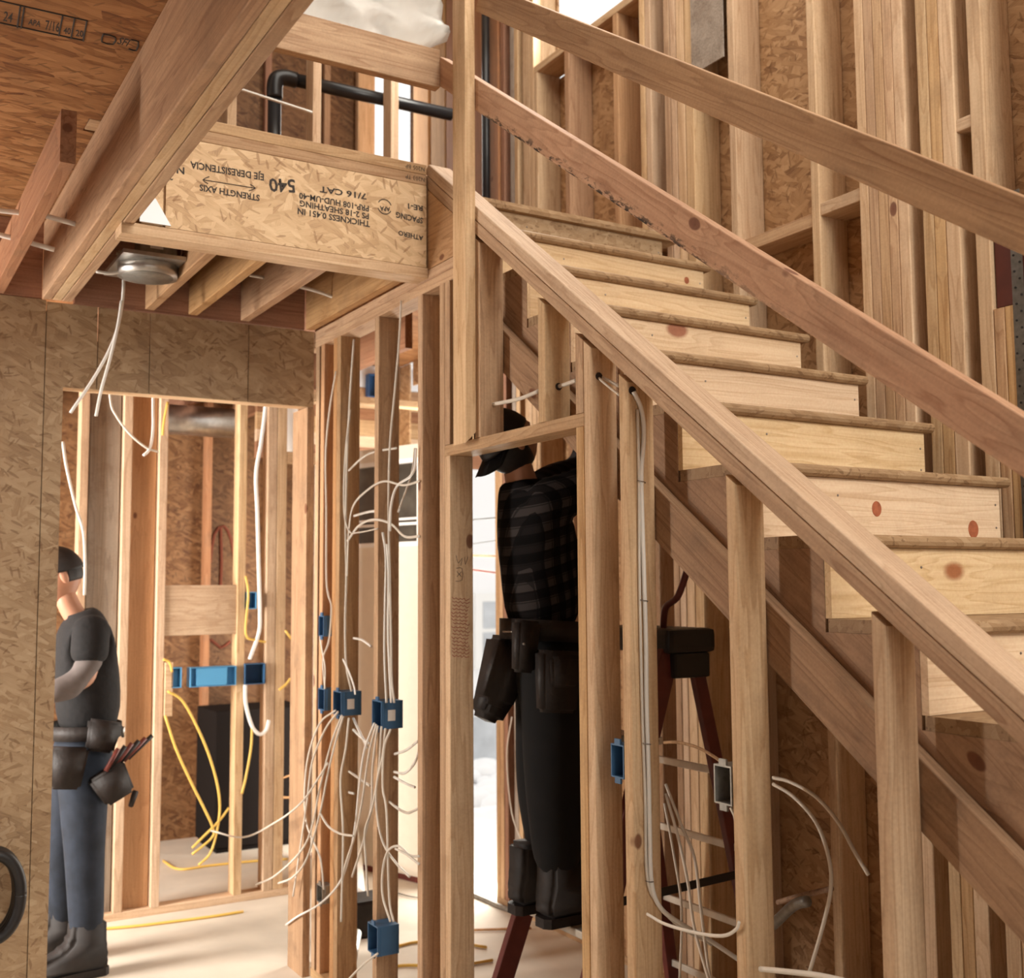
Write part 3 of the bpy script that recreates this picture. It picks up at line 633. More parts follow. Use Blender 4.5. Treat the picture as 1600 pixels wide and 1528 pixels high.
tube('vent_pipe', [(2.90, 5.10, 3.08), (2.90, 5.10, 5.5)], .022, 'pipe', seg=14, label='thin black vent pipe rising beside the guard post', cat='pipe')
boxes('pipe_bracket', [(2.87, 2.95, 4.86, 4.88, 4.70, 4.73)], 'metal', label='steel bracket holding the vent pipe to the studs', cat='bracket')
vb('dark_post', 2.94, 3.06, 5.04, 5.30, 3.071, 5.58, 'dark', 'dark reddish post beside the thin vent pipe', 'post')
# crumpled sheet over the level rail
sh = bmesh.new(); nx, nz = 34, 16; g = []
for j in range(nz+1):
    row = []
    for i in range(nx+1):
        u, v = i/nx, j/nz
        x = .95 + u*.98; zb = 3.60 - .05*math.sin(u*5) - .02*math.sin(u*23) + (.05*u)
        z = zb + v*(4.15-zb)
        y = 3.72 + .03*math.sin(u*17+v*5) + .02*math.sin(v*19+u*9) + .012*math.sin(u*41+v*23) + .06*v
        row.append(sh.verts.new((x, y, z)))
    g.append(row)
for j in range(nz):
    for i in range(nx): sh.faces.new((g[j][i], g[j][i+1], g[j+1][i+1], g[j+1][i]))
bmesh.ops.solidify(sh, geom=sh.faces[:], thickness=.002)
shm = bpy.data.meshes.new('plastic_sheet'); sh.to_mesh(shm); sh.free()
tag(link('plastic_sheet', shm, M['plastic'], smooth=True), 'crumpled white plastic sheet hanging behind the level guard rail', 'sheet')
# ---------------------------------------------------------------- side room seen through the strand board doorway
YR = 5.85
def rs(a, b, mat, lab, y0=YR, y1=YR+.089, z0=.0385, z1=2.66): return vb('wall_stud', a, b, y0, y1, z0, z1, mat, lab, 'stud')
hx('bottom_plate', .6, 2.12, YR, YR+.089, 0, .038, 'pale', 'bottom plate of the framed wall behind the doorway', 'plate')
hx('top_plate', .6, 2.9, YR, YR+.089, 2.661, 2.70, 'pale', 'top plate of the framed wall behind the doorway', 'plate')
rs(1.0, 1.04, 'stud', 'stud behind the head of the man in the doorway')
rs(1.05, 1.20, 'grey', 'wide grey weathered board standing in the framed wall behind the doorway', YR+.04, YR+.078)
rs(1.207, 1.25, 'pale', 'pale stud between the grey board and the orange board')
rs(1.252, 1.382, 'orange', 'wide orange board in the framed wall behind the doorway', YR+.04, YR+.078)
rs(1.386, 1.428, 'pale', 'pale stud at the left end of the face-on blocking')
rs(1.803, 1.846, 'pale', 'pale stud with the blue device box on its right')
rs(1.962, 2.012, 'pale', 'left one of the bright pair of studs by the right door edge')
rs(2.015, 2.068, 'pale', 'right one of the bright pair of studs by the right door edge')
hx('blocking', 1.43, 1.801, YR+.01, YR+.048, 1.378, 1.635, 'pale', 'wide pale blocking board between two studs in the side room', 'block')
hx('rough_lintel', 2.07, 2.25, YR, YR+.089, 2.30, 2.36, 'pale', 'small pale lintel beside the bright pair of studs', 'header')
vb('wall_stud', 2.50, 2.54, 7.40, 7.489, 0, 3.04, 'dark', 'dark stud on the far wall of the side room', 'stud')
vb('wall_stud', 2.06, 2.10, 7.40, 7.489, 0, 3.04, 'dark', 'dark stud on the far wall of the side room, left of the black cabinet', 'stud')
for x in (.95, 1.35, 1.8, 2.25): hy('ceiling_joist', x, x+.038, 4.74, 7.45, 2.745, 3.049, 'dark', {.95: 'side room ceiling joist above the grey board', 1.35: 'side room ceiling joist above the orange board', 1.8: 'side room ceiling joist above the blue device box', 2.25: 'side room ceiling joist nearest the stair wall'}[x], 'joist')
tube('duct', [(1.3, 6.7, 2.62), (2.02, 6.7, 2.62)], .09, 'metal', seg=20, label='shiny round duct under the side room ceiling', cat='duct')
tube('duct_wrap', [(2.28, 6.6, 2.75), (2.30, 6.55, 2.60), (2.33, 6.5, 2.42)], .10, 'cablew', seg=16, label='white wrapped duct end near the bright pair of studs', cat='duct')
# red spray marks on the far strand board
sp = empty('spray_mark', (2.3, 7.49, 1.6), 'faded red spray paint mark on the dark far wall', 'marking')
for l in ([(328, 880), (335, 835), (350, 822), (362, 845), (368, 890)], [(345, 825), (346, 880), (344, 930)], [(318, 1010), (330, 1000), (345, 1012), (360, 1002)]): strokes('spray_line', [[PY(*q, 7.494) for q in l]], .010, 'spray', sp)
# black cabinet with square outline
bc = empty('black_cabinet', (2.4, 7.1, 0), 'tall black cabinet with a square orange outline at the back of the side room', 'cabinet')
boxes('body', [(2.02, 2.62, 6.95, 7.38, .03, .86)], 'cabinet', bc, bev=.01); boxes('base', [(2.04, 2.60, 6.97, 7.36, 0, .03)], 'cabinet', bc)
strokes('outline', [[Vector((x, 6.948, z)) for x, z in ((2.45, .30), (2.56, .30), (2.56, .42), (2.45, .42), (2.45, .30))]], .006, 'orange', bc)

# ---------------------------------------------------------------- end wall, loose door slab and the exterior
for (z0, z1, m, lab) in ((2.90, 3.045, 'foil', 'white insulation strip high on the end wall'), (2.805, 2.898, 'fir', 'brown board high on the end wall holding a blue box'), (2.765, 2.804, 'pale', 'thin pale ledge high on the end wall'), (2.69, 2.764, 'dark', 'dark recessed board on the end wall'), (2.585, 2.689, 'stud', 'tan board on the end wall above the door slab'), (2.51, 2.584, 'pale', 'bright pale board on the end wall above the door slab'), (2.41, 2.509, 'dark', 'dark header on the end wall just above the door slab')):
    hx('end_wall_board', 2.14, 3.9, 6.60, 6.64, z0, z1, m, lab, 'board')
A = Vector((2.50, 6.562, 0)); B = Vector((2.852, 5.50, 0)); ax = (B-A).normalized(); nrm = Vector((ax.y, -ax.x, 0)); Ld = (B-A).length
if nrm.x > 0: nrm = -nrm
ds = empty('door_slab', A, 'cream exterior door slab with dark window panes standing near the back opening', 'door')
mwd = Matrix(((ax.x, -nrm.x, 0, A.x), (ax.y, -nrm.y, 0, A.y), (0, 0, 1, 0), (0, 0, 0, 1)))
boxes('panel', [(0, Ld, 0, .044, .03, 1.86), (0, Ld, 0, .044, 2.34, 2.43), (0, .06, 0, .044, 1.86, 2.34), (Ld-.19, Ld, 0, .044, 1.86, 2.34)], 'cream', ds, mw=mwd)
boxes('sweep', [(0, Ld, -.004, .048, 0, .03)], 'redleather', ds, mw=mwd)
lf = boxes('window_frame', [(.055, Ld-.185, -.008, .052, 2.325, 2.35), (.055, Ld-.185, -.008, .052, 1.85, 1.875), (.055, .08, -.008, .052, 1.875, 2.325), (Ld-.21, Ld-.185, -.008, .052, 1.875, 2.325), (.08, Ld-.21, -.006, .05, 1.97, 1.985), (.08, Ld-.21, -.006, .05, 2.0, 2.012)], 'white', ds, mw=mwd)
boxes('pane', [(.08, Ld-.21, .016, .028, 1.875, 2.325)], 'glassdark', lf, mw=mwd)
# back opening in the stairwell wall
vb('jamb_stud', 2.95, 3.09, 5.035, 5.073, 0.039, 2.9, 'stud', 'inner jamb stud of the bright back opening', 'stud')
vb('jamb_stud', 2.95, 3.09, 5.0745, 5.112, 0.039, 2.9, 'stud', 'outer jamb stud of the bright back opening', 'stud')
boxes('ground', [(3.2, 40, -8, 60, -.56, -.5), (-3, 3.09, 7.6, 60, -.56, -.5)], 'snow', kind='structure')
boxes('porch', [(3.105, 5.0, 4.6, 7.5, -.5, -.03)], 'snow', kind='structure')
nb = empty('neighbour_house', (8, 12, -.5), 'white sided house across the way seen through the back opening', 'building')
boxes('wall', [(5.6, 12, 12, 12.2, .05, 5.5)], 'siding', nb); boxes('foundation', [(5.55, 12.05, 11.95, 12.2, -.5, .05)], 'concrete', nb)
p0 = PY(752, 940, 11.98); p1 = PY(785, 1030, 11.98)
wf = boxes('window_frame', [(p0.x-.1, p1.x+.1, 11.94, 12.0, p1.z-.1, p0.z+.1)], 'white', nb)
boxes('pane', [(p0.x, p1.x, 11.93, 11.95, p1.z, (p0.z+p1.z)/2-.02), (p0.x, p1.x, 11.93, 11.95, (p0.z+p1.z)/2+.03, p0.z)], 'concrete', wf)
for (a, b, r, lab, m) in (((738, 812), (775, 809), .008, 'highest thin dark line strung across the back opening', 'black'), ((738, 850), (772, 845), .006, 'second thin dark line strung across the back opening', 'black'), ((738, 868), (774, 869), .013, 'brown rope across the back opening above the lowest line', 'dull'), ((738, 890), (776, 895), .013, 'lowest reddish rod across the back opening', 'ladder')):
    pa, pb = PX(*a, 3.108), PX(*b, 3.108); d = pb-pa
    tube('line', [pa-d*1.5, pa, pb, pb+d*.7], r*.55, m, label=lab, cat='cable')
random.seed(3)
bmr = bmesh.new()
for i in range(60):
    r = random.uniform(.05, .22); bmesh.ops.create_icosphere(bmr, subdivisions=2, radius=r, matrix=Matrix.Translation((random.uniform(5.2, 7.4), random.uniform(9, 11.2), -.5+r*.3)) @ Matrix.Scale(.6, 4, (0, 0, 1)))
me = bpy.data.meshes.new('snow_heap'); bmr.to_mesh(me); bmr.free(); tag(link('snow_heap', me, M['siding'], smooth=True), 'greyish heap of snow and rubble outside the back opening', 'snow', kind='stuff')

# ---------------------------------------------------------------- recessed light and loose bits under the rim
rl = empty('recessed_light', (.93, 4.15, 2.80), 'galvanised recessed light housing between the short joists', 'light fitting')
boxes('junction_box', [(.865, .995, 4.0, 4.09, 2.80, 2.90)], 'greymetal', rl, bev=.003)
boxes('label', [(.90, .945, 3.998, 4.0, 2.825, 2.87)], 'bar', rl)
boxes('mounting_plate', [(.80, 1.018, 3.96, 4.30, 2.785, 2.799)], 'metal', rl)
tube('can', [(.915, 4.10, 2.785), (.915, 4.10, 2.745)], .105, 'metal', rl, seg=32)
tube('can_opening', [(.915, 4.10, 2.7445), (.915, 4.10, 2.743)], .09, 'greymetal', rl, seg=32)
tube('conduit', [(.995, 4.03, 2.88), (1.014, 4.02, 2.86), (1.014, 4.02, 2.82), (.998, 4.03, 2.80)], .004, 'metal', rl)
prism('foil_scrap', [(.752, 2.752), (.848, 2.752), (.80, 2.83), (.785, 2.84), (.755, 2.80)], 'y', 3.492, 3.4985, 'foil', label='white foil scrap tucked above the rim plate by the beam', cat='scrap')
hose = empty('hose_coil', (.50, 4.5, .33), 'black corrugated hose coil hanging on the strand board wall at the left edge', 'hose')
hc = PY(-12, 1395, 4.52)
for k in range(3):
    rr_ = .075+.0*k
    tube('loop', [Vector((hc.x+.085*math.cos(a), 4.45+.03*k, hc.z+.145*math.sin(a))) for a in [math.radians(d) for d in range(0, 361, 20)]], .022, 'black', hose, seg=10)
tube('hook', [(hc.x, 4.60, hc.z+.10), (hc.x, 4.50, hc.z+.12), (hc.x, 4.44, hc.z+.14)], .006, 'metal', hose)

# ---------------------------------------------------------------- electrical boxes
def ebox(name, x0, x1, y0, y1, z0, z1, label, mat='blue', sticker=False, op='-x', inner='bluedark'):
    r = empty(name, ((x0+x1)/2, (y0+y1)/2, z0), label, 'electrical box')
    t = .004; lst = [(x0, x1, y0, y1, z0, z0+t), (x0, x1, y0, y1, z1-t, z1)]
    if op == '-x': lst += [(x1-t, x1, y0, y1, z0+t, z1-t), (x0, x1-t, y0, y0+t, z0+t, z1-t), (x0, x1-t, y1-t, y1, z0+t, z1-t)]
    else: lst += [(x0, x1, y1-t, y1, z0+t, z1-t), (x0, x0+t, y0, y1-t, z0+t, z1-t), (x1-t, x1, y0, y1-t, z0+t, z1-t)]
    boxes('shell', lst, mat, r)
    if op == '-x':
        boxes('mounting_ear', [(x0, x0+.006, (y0+y1)/2-.012, (y0+y1)/2+.012, z1, z1+.014)], mat, r)
        boxes('mounting_ear', [(x0, x0+.006, (y0+y1)/2-.012, (y0+y1)/2+.012, z0-.014, z0)], mat, r)
        boxes('divider', [(x1-.02, x1-.005, y0+.005, y1-.005, z0+.02, z1-.02)], inner, r)
        boxes('rib', [(x0+.012, x0+.016, y0-.003, y0, z0, z1)], mat, r); boxes('rib', [(x1-.008, x1-.004, y0-.003, y0, z0+.005, z1-.005)], mat, r)
    if sticker: boxes('sticker', [(x0+.026, x0+.056, y0-.0012, y0-.0002, (z0+z1)/2-.022, (z0+z1)/2+.018)], 'bar', r)
    return r
zz = lambda px, py, X=1.745: PX(px, py, X).z
ebox('device_box', 1.728, 1.815, 4.225, 4.311, zz(545, 1120), zz(545, 1082), 'blue box with a sticker on the left wired stud', sticker=True)
ebox('device_box', 1.728, 1.815, 3.838, 3.924, zz(605, 1140), zz(605, 1096), 'blue box with a sticker on the middle wired stud', sticker=True)
ebox('device_box', 1.715, 1.80, 3.835, 3.924, zz(600, 1492), zz(600, 1446), 'low blue box near the floor on the middle wired stud')
ebox('device_box', 1.735, 1.80, 4.425, 4.494, zz(508, 1110), zz(508, 1076), 'blue box behind the left stickered box, at the corner')
ebox('device_box', 1.735, 1.78, 4.44, 4.494, zz(504, 994), zz(504, 962), 'small blue box high at the corner stud')
ebox('device_box', 1.735, 1.78, 4.43, 4.494, zz(506, 1412), zz(506, 1384), 'small grey box low at the corner stud', mat='greymetal', inner='greymetal')
ebox('device_box', 1.752, 1.83, 2.3785, 2.435, zz(970, 1218), zz(970, 1165), 'blue box between the two studs right of the narrow doorway')
ebox('device_box', 1.752, 1.83, 1.9705, 2.03, zz(1136, 1260), zz(1136, 1198), 'grey steel box on the bark edged stud', mat='greymetal', inner='greymetal')
def rbox(a, b, label, mat='blue', d=.05, y=YR):
    p, q = PY(*a, y), PY(*b, y)
    return ebox('device_box', min(p.x, q.x), max(p.x, q.x), y-.02, y+d, min(p.z, q.z), max(p.z, q.z), label, mat, op='-y')
rbox((386, 925), (399, 951), 'small light blue box above the double box in the side room', 'bluelight')
rbox((381, 1037), (412, 1068), 'open double blue box in the side room', 'blue')
rbox((267, 1043), (282, 1074), 'small light blue box beside the yellow cables in the side room', 'bluelight')
bx = rbox((296, 1043), (367, 1070), 'long light blue gang box spanning between studs in the side room', 'bluelight')
p, q = PY(296, 1043, YR), PY(367, 1070, YR)
boxes('cover', [(p.x+.03, q.x-.05, YR-.025, YR-.021, q.z+.006, p.z-.006)], 'bluelight', bx)
p, q = PY(258, 1035, YR), PY(266, 1118, YR)
boxes('cable_guard', [(p.x-.002, q.x+.004, YR-.02, YR+.03, q.z, p.z)], 'pale', label='narrow pale board nailed beside the small light blue box', cat='board')
p, q = PY(573, 585, 6.58), PY(590, 622, 6.58)
ebox('device_box', p.x, q.x, 6.54, 6.598, q.z, p.z, 'dark blue box high on the end wall', 'bluedark', op='-y')

# ---------------------------------------------------------------- cables
def cab(pl, X, label, mat='cable', r=.0042, flat=.7, axis='x', extra=None, closed=False):
    f = {'x': PX, 'y': PY, 'z': PZ}[axis]
    P = [f(*q[:2], X + (q[2] if len(q) > 2 else 0)) for q in pl]
    return tube('cable', P, r, mat, label=label, cat='cable', flat=flat, seg=8)
c1 = cab([(990, 612), (1002, 640), (1006, 680), (1002, 740), (1003, 800), (1006, 900), (1009, 1000), (1010, 1100), (1013, 1200), (1015, 1300), (1018, 1380), (1032, 1418), (1062, 1442), (1110, 1470), (1158, 1502)], 2.332, 'long white cable stapled down the stud, looping off at the bottom', 'cablew', .0062, 1.0, 'y')
c1b = cab([(996, 640), (998, 740), (999, 900), (1003, 1100), (1008, 1250), (1011, 1370), (1028, 1412), (1060, 1446), (1112, 1476)], 2.334, 'thinner cable running beside the long stapled white cable', 'cable', .004, 1.0, 'y')
for py in (752, 938, 1162, 1377):
    p = PY(1004 + (py-752)*.02, py, 2.326)
    tube('staple', [p+Vector((-.012, .006, .002)), p+Vector((-.008, -.001, 0)), p+Vector((.008, -.001, -.002)), p+Vector((.012, .006, -.004))], .0012, 'nail', c1, seg=5)
cab([(1011, 1428), (1040, 1444), (1090, 1458), (1130, 1462), (1150, 1452), (1155, 1440)], 1.74, 'cable loop from the foot of the stapled stud to the bark edged stud')
cab([(756, 634), (790, 628), (815, 622), (842, 611)], 1.80, 'doubled grey cable between the post and the drilled short stud', 'cable', .0065, 1)
cab([(872, 604), (885, 600), (901, 594)], 1.80, 'doubled cable between the drilled short stud and the king stud', 'cable', .0065, 1)
cab([(936, 588), (950, 594), (968, 604)], 1.79, 'upper cable leaving the drilled hole of the king stud', 'cable', .005, 1)
cab([(936, 591), (950, 603), (969, 618)], 1.775, 'lower cable leaving the drilled hole of the king stud', 'cable', .004, 1)
for (px, py, y, lab) in ((873, 604, 2.7345, 'a'), (936, 588, 2.501, 'b'), (988, 610, 2.3375, 'c')):
    p = PY(px, py, y); bmc = bmesh.new()
    bmesh.ops.create_cone(bmc, cap_ends=True, segments=20, radius1=.011, radius2=.011, depth=.002, matrix=Matrix.Translation(p) @ Matrix.Rotation(math.pi/2, 4, 'X'))
    me = bpy.data.meshes.new('drilled_hole'); bmc.to_mesh(me); bmc.free()
    own = [o for o in COL.objects if o.get('label') in {'a': ('short pale stud with a drilled hole in the middle of the header',), 'b': ('king stud right of the doorway with cables through its drilled hole',), 'c': ('stud carrying the long stapled white cable',)}[lab]][0]
    link('drilled_hole', me, M['leather'], own)
# middle wired stud
cab([(627, 470), (623, 540), (616, 620), (609, 700), (607, 800), (609, 900), (611, 1000), (612, 1060), (616, 1098)], 1.742, 'cable running the whole height of the middle wired stud')
cab([(598, 832), (603, 870), (602, 940), (601, 1020), (604, 1098)], 1.738, 'bright cable down the middle wired stud to its box', 'cablew', .005)
cab([(604, 850), (607, 900), (606, 980), (608, 1040), (611, 1098)], 1.736, 'second bright cable down the middle wired stud to its box', 'cablew', .004)
cab([(650, 700), (648, 730), (640, 745), (620, 760), (611, 790), (609, 830)], 1.738, 'cable bending from the right into the middle wired stud', 'cablew', .005)
cab([(655, 752), (630, 758), (600, 752), (575, 765), (552, 790), (545, 830), (542, 900)], 1.742, 'long cable arching across the bay at window height')
cab([(648, 700), (643, 740), (622, 800)], 1.80, 'short cable drooping behind the middle wired stud', 'cable', .004)
cab([(545, 735), (565, 716), (585, 706), (620, 700)], 1.77, 'cable arching between the two wired studs above the window', 'cable', .0045)
cab([(553, 806), (575, 800), (592, 798)], 1.80, 'short horizontal white cable before the dark window', 'cablew', .005)
cab([(543, 845), (560, 822), (583, 812), (610, 818), (632, 838), (655, 838)], 1.745, 'cable curving across the lower part of the dark window', 'cable', .005)
# left wired stud
cab([(553, 530), (548, 600), (543, 690), (541, 760), (540, 830), (541, 900), (539, 980), (541, 1040), (549, 1080)], 1.742, 'cable running down the left wired stud')
cab([(547, 640), (539, 720), (538, 800), (546, 830), (560, 832), (590, 826)], 1.738, 'cable leaving the left wired stud toward the window', 'cable', .004)
cab([(536, 1030), (545, 1050), (553, 1072), (555, 1085)], 1.73, 'bright cable end entering the left stickered box', 'cablew', .0045)
cab([(525, 580), (515, 640), (509, 710), (510, 800), (510, 900), (513, 930), (518, 950), (514, 1000), (505, 1030), (508, 1078)], 1.742, 'cable looping down the corner stud past the small blue box', 'cable', .004)
cab([(500, 996), (504, 1020), (508, 1045), (507, 1078)], 1.738, 'short cable under the small blue box at the corner', 'cable', .004)
# bundles hanging out of the left stickered box
for i, (pl, lab) in enumerate((([(524, 1110), (500, 1130), (482, 1180), (476, 1240), (480, 1290), (500, 1340), (506, 1390)], 'leftmost cable hanging out of the left stickered box'),
        ([(528, 1112), (508, 1140), (488, 1190), (480, 1250), (470, 1320), (458, 1400)], 'second cable hanging out of the left stickered box'),
        ([(534, 1118), (518, 1160), (500, 1230), (488, 1290), (470, 1330), (430, 1368), (400, 1382)], 'third cable from the left stickered box sweeping left to the side room'),
        ([(536, 1120), (524, 1160), (512, 1210), (500, 1270), (480, 1340), (458, 1370), (435, 1380)], 'fourth cable from the left stickered box sweeping left'),
        ([(545, 1122), (540, 1170), (532, 1220), (536, 1300), (534, 1400), (533, 1440)], 'thin straight cable below the left stickered box'),
        ([(512, 1192), (498, 1215), (470, 1255), (430, 1285), (380, 1308), (330, 1298)], 'long thin cable dipping left into the side room'),
        ([(500, 1270), (512, 1290), (530, 1302), (552, 1306)], 'short cable with a cut end before the bay'))):
    cab(pl, 1.70-.012*i, lab, 'cable', .0042, 1)
for i, (pl, lab) in enumerate((([(585, 1130), (570, 1170), (562, 1220), (555, 1290), (545, 1340), (530, 1380), (500, 1412), (465, 1432), (447, 1445)], 'bright cable sweeping from the middle box down to the doorway corner'),
        ([(588, 1132), (576, 1180), (566, 1250), (556, 1300), (540, 1350), (535, 1375)], 'second cable from the middle box falling left'),
        ([(590, 1134), (582, 1200), (580, 1260), (566, 1320), (550, 1370)], 'third cable from the middle box falling left'),
        ([(596, 1135), (592, 1200), (582, 1260), (570, 1300), (572, 1350), (575, 1400)], 'fourth cable from the middle box hanging in the bay'),
        ([(602, 1138), (598, 1180), (588, 1230), (590, 1280), (600, 1320), (620, 1350), (640, 1370)], 'fifth cable from the middle box curving right'),
        ([(610, 1140), (600, 1170), (598, 1230), (604, 1270), (608, 1400), (615, 1440)], 'cable from the middle box straight down to the low box'),
        ([(655, 1338), (640, 1336), (622, 1322), (606, 1330), (598, 1360), (598, 1400), (610, 1440)], 'cable arching from the right down to the low box'),
        ([(655, 1350), (635, 1335), (618, 1326)], 'short cable crossing the right end of the arching cable'),
        ([(590, 1490), (570, 1505), (545, 1530), (530, 1550)], 'cable leaving the bottom of the low blue box to the floor'))):
    cab(pl, 1.705-.008*i, lab, 'cablew' if i in (0,) else 'cable', .0042, 1)
for pl, lab, m in (([(553, 997), (566, 1000), (580, 1010)], 'short bright cable across the bay at belt height', 'cablew'), ([(617, 1178), (635, 1172), (653, 1158)], 'upper of the bright cable ends right of the middle wired stud', 'cablew'),
        ([(616, 1206), (632, 1208), (646, 1195), (654, 1176)], 'hooked bright cable right of the middle wired stud', 'cablew'), ([(616, 1214), (634, 1224), (648, 1230)], 'straight bright cable end right of the middle wired stud', 'cablew'),
        ([(608, 1252), (620, 1262), (636, 1270), (648, 1266), (655, 1262)], 'tan cable curling right below the hooked cable', 'cable'), ([(552, 1140), (562, 1150), (577, 1162)], 'bright cable end left of the middle box', 'cablew'), ([(552, 1122), (560, 1140), (574, 1168)], 'bright cable crossing behind the hanging bundle', 'cablew'),
        ([(532, 1195), (535, 1220), (543, 1236), (553, 1240)], 'bright hook of cable low on the left wired stud', 'cablew'), ([(538, 1200), (555, 1212), (578, 1228)], 'tan cable crossing the left bay diagonally', 'cable')):
    cab(pl, 1.80, lab, m, .005, 1)
# cables hanging in the strand board doorway and above
cab([(187, 392), (193, 430), (190, 480), (178, 530), (150, 585), (110, 645)], 4.40, 'left tail of the forked white cable hanging under the beam', 'cablew', .006, 1, 'y')
cab([(190, 470), (184, 510), (172, 560), (158, 610), (150, 650)], 4.38, 'right tail of the forked white cable hanging under the beam', 'cablew', .006, 1, 'y')
cab([(168, 520), (172, 620), (182, 650), (205, 680), (230, 700), (248, 706)], 4.9, 'thin cable curving inside the top of the doorway', 'cable', .005, 1, 'y')
cab([(276, 520), (250, 545), (240, 600), (239, 670), (234, 700), (224, 712)], 4.9, 'short white hooked cable at the top of the doorway', 'cablew', .006, 1, 'y')
cab([(98, 690), (104, 730), (118, 790), (130, 830), (133, 880), (132, 930)], 5.0, 'white cable behind the left door edge beside the man', 'cable', .006, 1, 'y')
cab([(418, 560), (415, 630), (408, 690), (400, 740), (402, 800), (404, 880), (406, 960), (404, 990), (390, 1030)], 5.80, 'thick white cable falling to the open double box', 'cablew', .010, 1, 'y')
cab([(383, 1070), (384, 1100), (394, 1135), (406, 1147), (416, 1140), (420, 1125)], 5.80, 'thick white cable hook under the open double box', 'cablew', .010, 1, 'y')
for pl, lab in (([(262, 1080), (285, 1095), (310, 1140), (330, 1190), (342, 1240), (342, 1280), (330, 1330), (310, 1352)], 'right one of the two yellow cables below the small blue box'), ([(258, 1118), (275, 1170), (300, 1225), (320, 1265), (333, 1295), (330, 1310), (300, 1335)], 'left one of the two yellow cables below the small blue box'),
        ([(255, 1030), (265, 1035), (269, 1050)], 'short yellow cable curling over the small blue box'), ([(394, 1135), (392, 1170), (384, 1215), (378, 1240)], 'yellow cable behind the thick white hook'), ([(358, 1262), (340, 1285), (315, 1310), (300, 1325)], 'yellow cable end bent toward the floor'),
        ([(384, 900), (388, 930), (384, 990), (400, 1000), (415, 1003)], 'yellow cable curling beside the pale stud in the side room'), ([(446, 985), (455, 998)], 'short upper yellow stub by the bright pair of studs'), ([(436, 1078), (446, 1070), (454, 1060)], 'short lower yellow stub by the bright pair of studs'), ([(262, 628), (256, 660), (254, 680)], 'yellow cable at the top of the side room')):
    cab(pl, 5.80, lab, 'yellow', .0065, 1, 'y')
def fc(pl, lab, mat, r=.007): P = [PZ(*q, .008) for q in pl]; return tube('cord', P, r, mat, label=lab, cat='cable')
fc([(150, 1452), (210, 1447), (260, 1441), (330, 1432), (380, 1424)], 'yellow cord lying along the bottom plate in the side room', 'yellow')
fc([(255, 1345), (280, 1358), (330, 1352), (400, 1345), (450, 1342)], 'yellow cord on the far floor of the side room', 'yellow')
fc([(622, 1478), (650, 1472), (700, 1470), (760, 1480)], 'yellow cord on the floor right of the low blue box', 'yellow')
fc([(600, 1512), (640, 1508), (700, 1510), (770, 1500)], 'second yellow cord nearer on the floor beyond the studs', 'yellow')
fc([(740, 1453), (775, 1452), (830, 1450)], 'orange cord on the floor in the narrow doorway', 'orange', .006)
fc([(730, 1395), (755, 1405), (790, 1420), (830, 1430)], 'grey hose on the floor in the narrow doorway', 'greymetal', .014)
fc([(620, 1395), (650, 1402), (700, 1404)], 'thin grey cord on the far floor behind the studs', 'greymetal', .004)
# junk on the floor between the studs
tube('plastic_bundle', [PZ(550, 1290, .25), PZ(556, 1340, .12), PZ(560, 1400, .06)], .035, 'plastic', seg=10, label='twisted white plastic bundle on the floor between the wired studs', cat='plastic')
jb = PZ(560, 1460, 0); boxes('tool_case', [(jb.x-.05, jb.x+.12, jb.y-.08, jb.y+.1, .0, .17)], 'leather', bev=.015, label='dark tool case on the floor between the wired studs', cat='case')
jb = PZ(548, 1510, 0.03); tube('steel_tube', [jb, jb+Vector((.12, .22, .06))], .022, 'metal', seg=14, label='shiny steel tube lying before the dark tool case', cat='tube')
# right bays under the stairs
cab([(1208, 1215), (1235, 1222), (1275, 1245), (1310, 1285), (1335, 1330), (1357, 1367)], 1.95, 'outer cable curving in the dark bay under the stairs', 'cable', .0045, 1)
cab([(1208, 1225), (1240, 1245), (1275, 1285), (1295, 1340), (1298, 1390), (1285, 1450), (1265, 1518)], 1.95, 'inner cable curving down in the dark bay under the stairs', 'cable', .0045, 1)
cab([(1038, 1160), (1060, 1160), (1090, 1168), (1120, 1185), (1134, 1198)], 1.80, 'brown cable arching to the grey steel box', 'dull', .004, 1)
cab([(1142, 1262), (1148, 1275), (1150, 1290)], 1.80, 'short cable below the grey steel box', 'cable', .004, 1)
cab([(1040, 1240), (1060, 1310), (1075, 1380), (1085, 1450), (1110, 1540)], 1.85, 'left one of three cables falling before the ladder', 'cable', .004, 1)
cab([(1040, 1225), (1065, 1290), (1085, 1340), (1095, 1420), (1105, 1500), (1112, 1540)], 1.88, 'middle one of three cables falling before the ladder', 'cable', .004, 1)
cab([(1038, 1255), (1052, 1330), (1065, 1420), (1062, 1530)], 1.90, 'right hidden one of three cables falling before the ladder', 'cable', .0035, 1)
cab([(1188, 1514), (1230, 1518), (1280, 1524), (1330, 1535)], 1.745, 'cable pair leaving the bark edged stud near the floor', 'cable', .006, 1)
cab([(800, 1120), (792, 1180), (800, 1270), (822, 1330)], 2.9, 'thin cable on the studs behind the man on the ladder', 'cable', .004, 1)
cab([(795, 1390), (808, 1410), (822, 1428), (805, 1452)], 2.6, 'pale cable hooked round the far ladder rail', 'cable', .004, 1)
bmf = empty('foam_scrap', (2.5, 2.3, .6), 'dusty cut hose end hanging in the dark bay under the stairs', 'hose')
tube('stub', [PX(1208, 1445, 2.1), PX(1240, 1415, 2.1), PX(1262, 1408, 2.1)], .014, 'greymetal', bmf, seg=10)
tube('strap_piece', [PX(1215, 1410, 2.15), PX(1250, 1400, 2.15), PX(1300, 1388, 2.15)], .007, 'dull', bmf, seg=8)
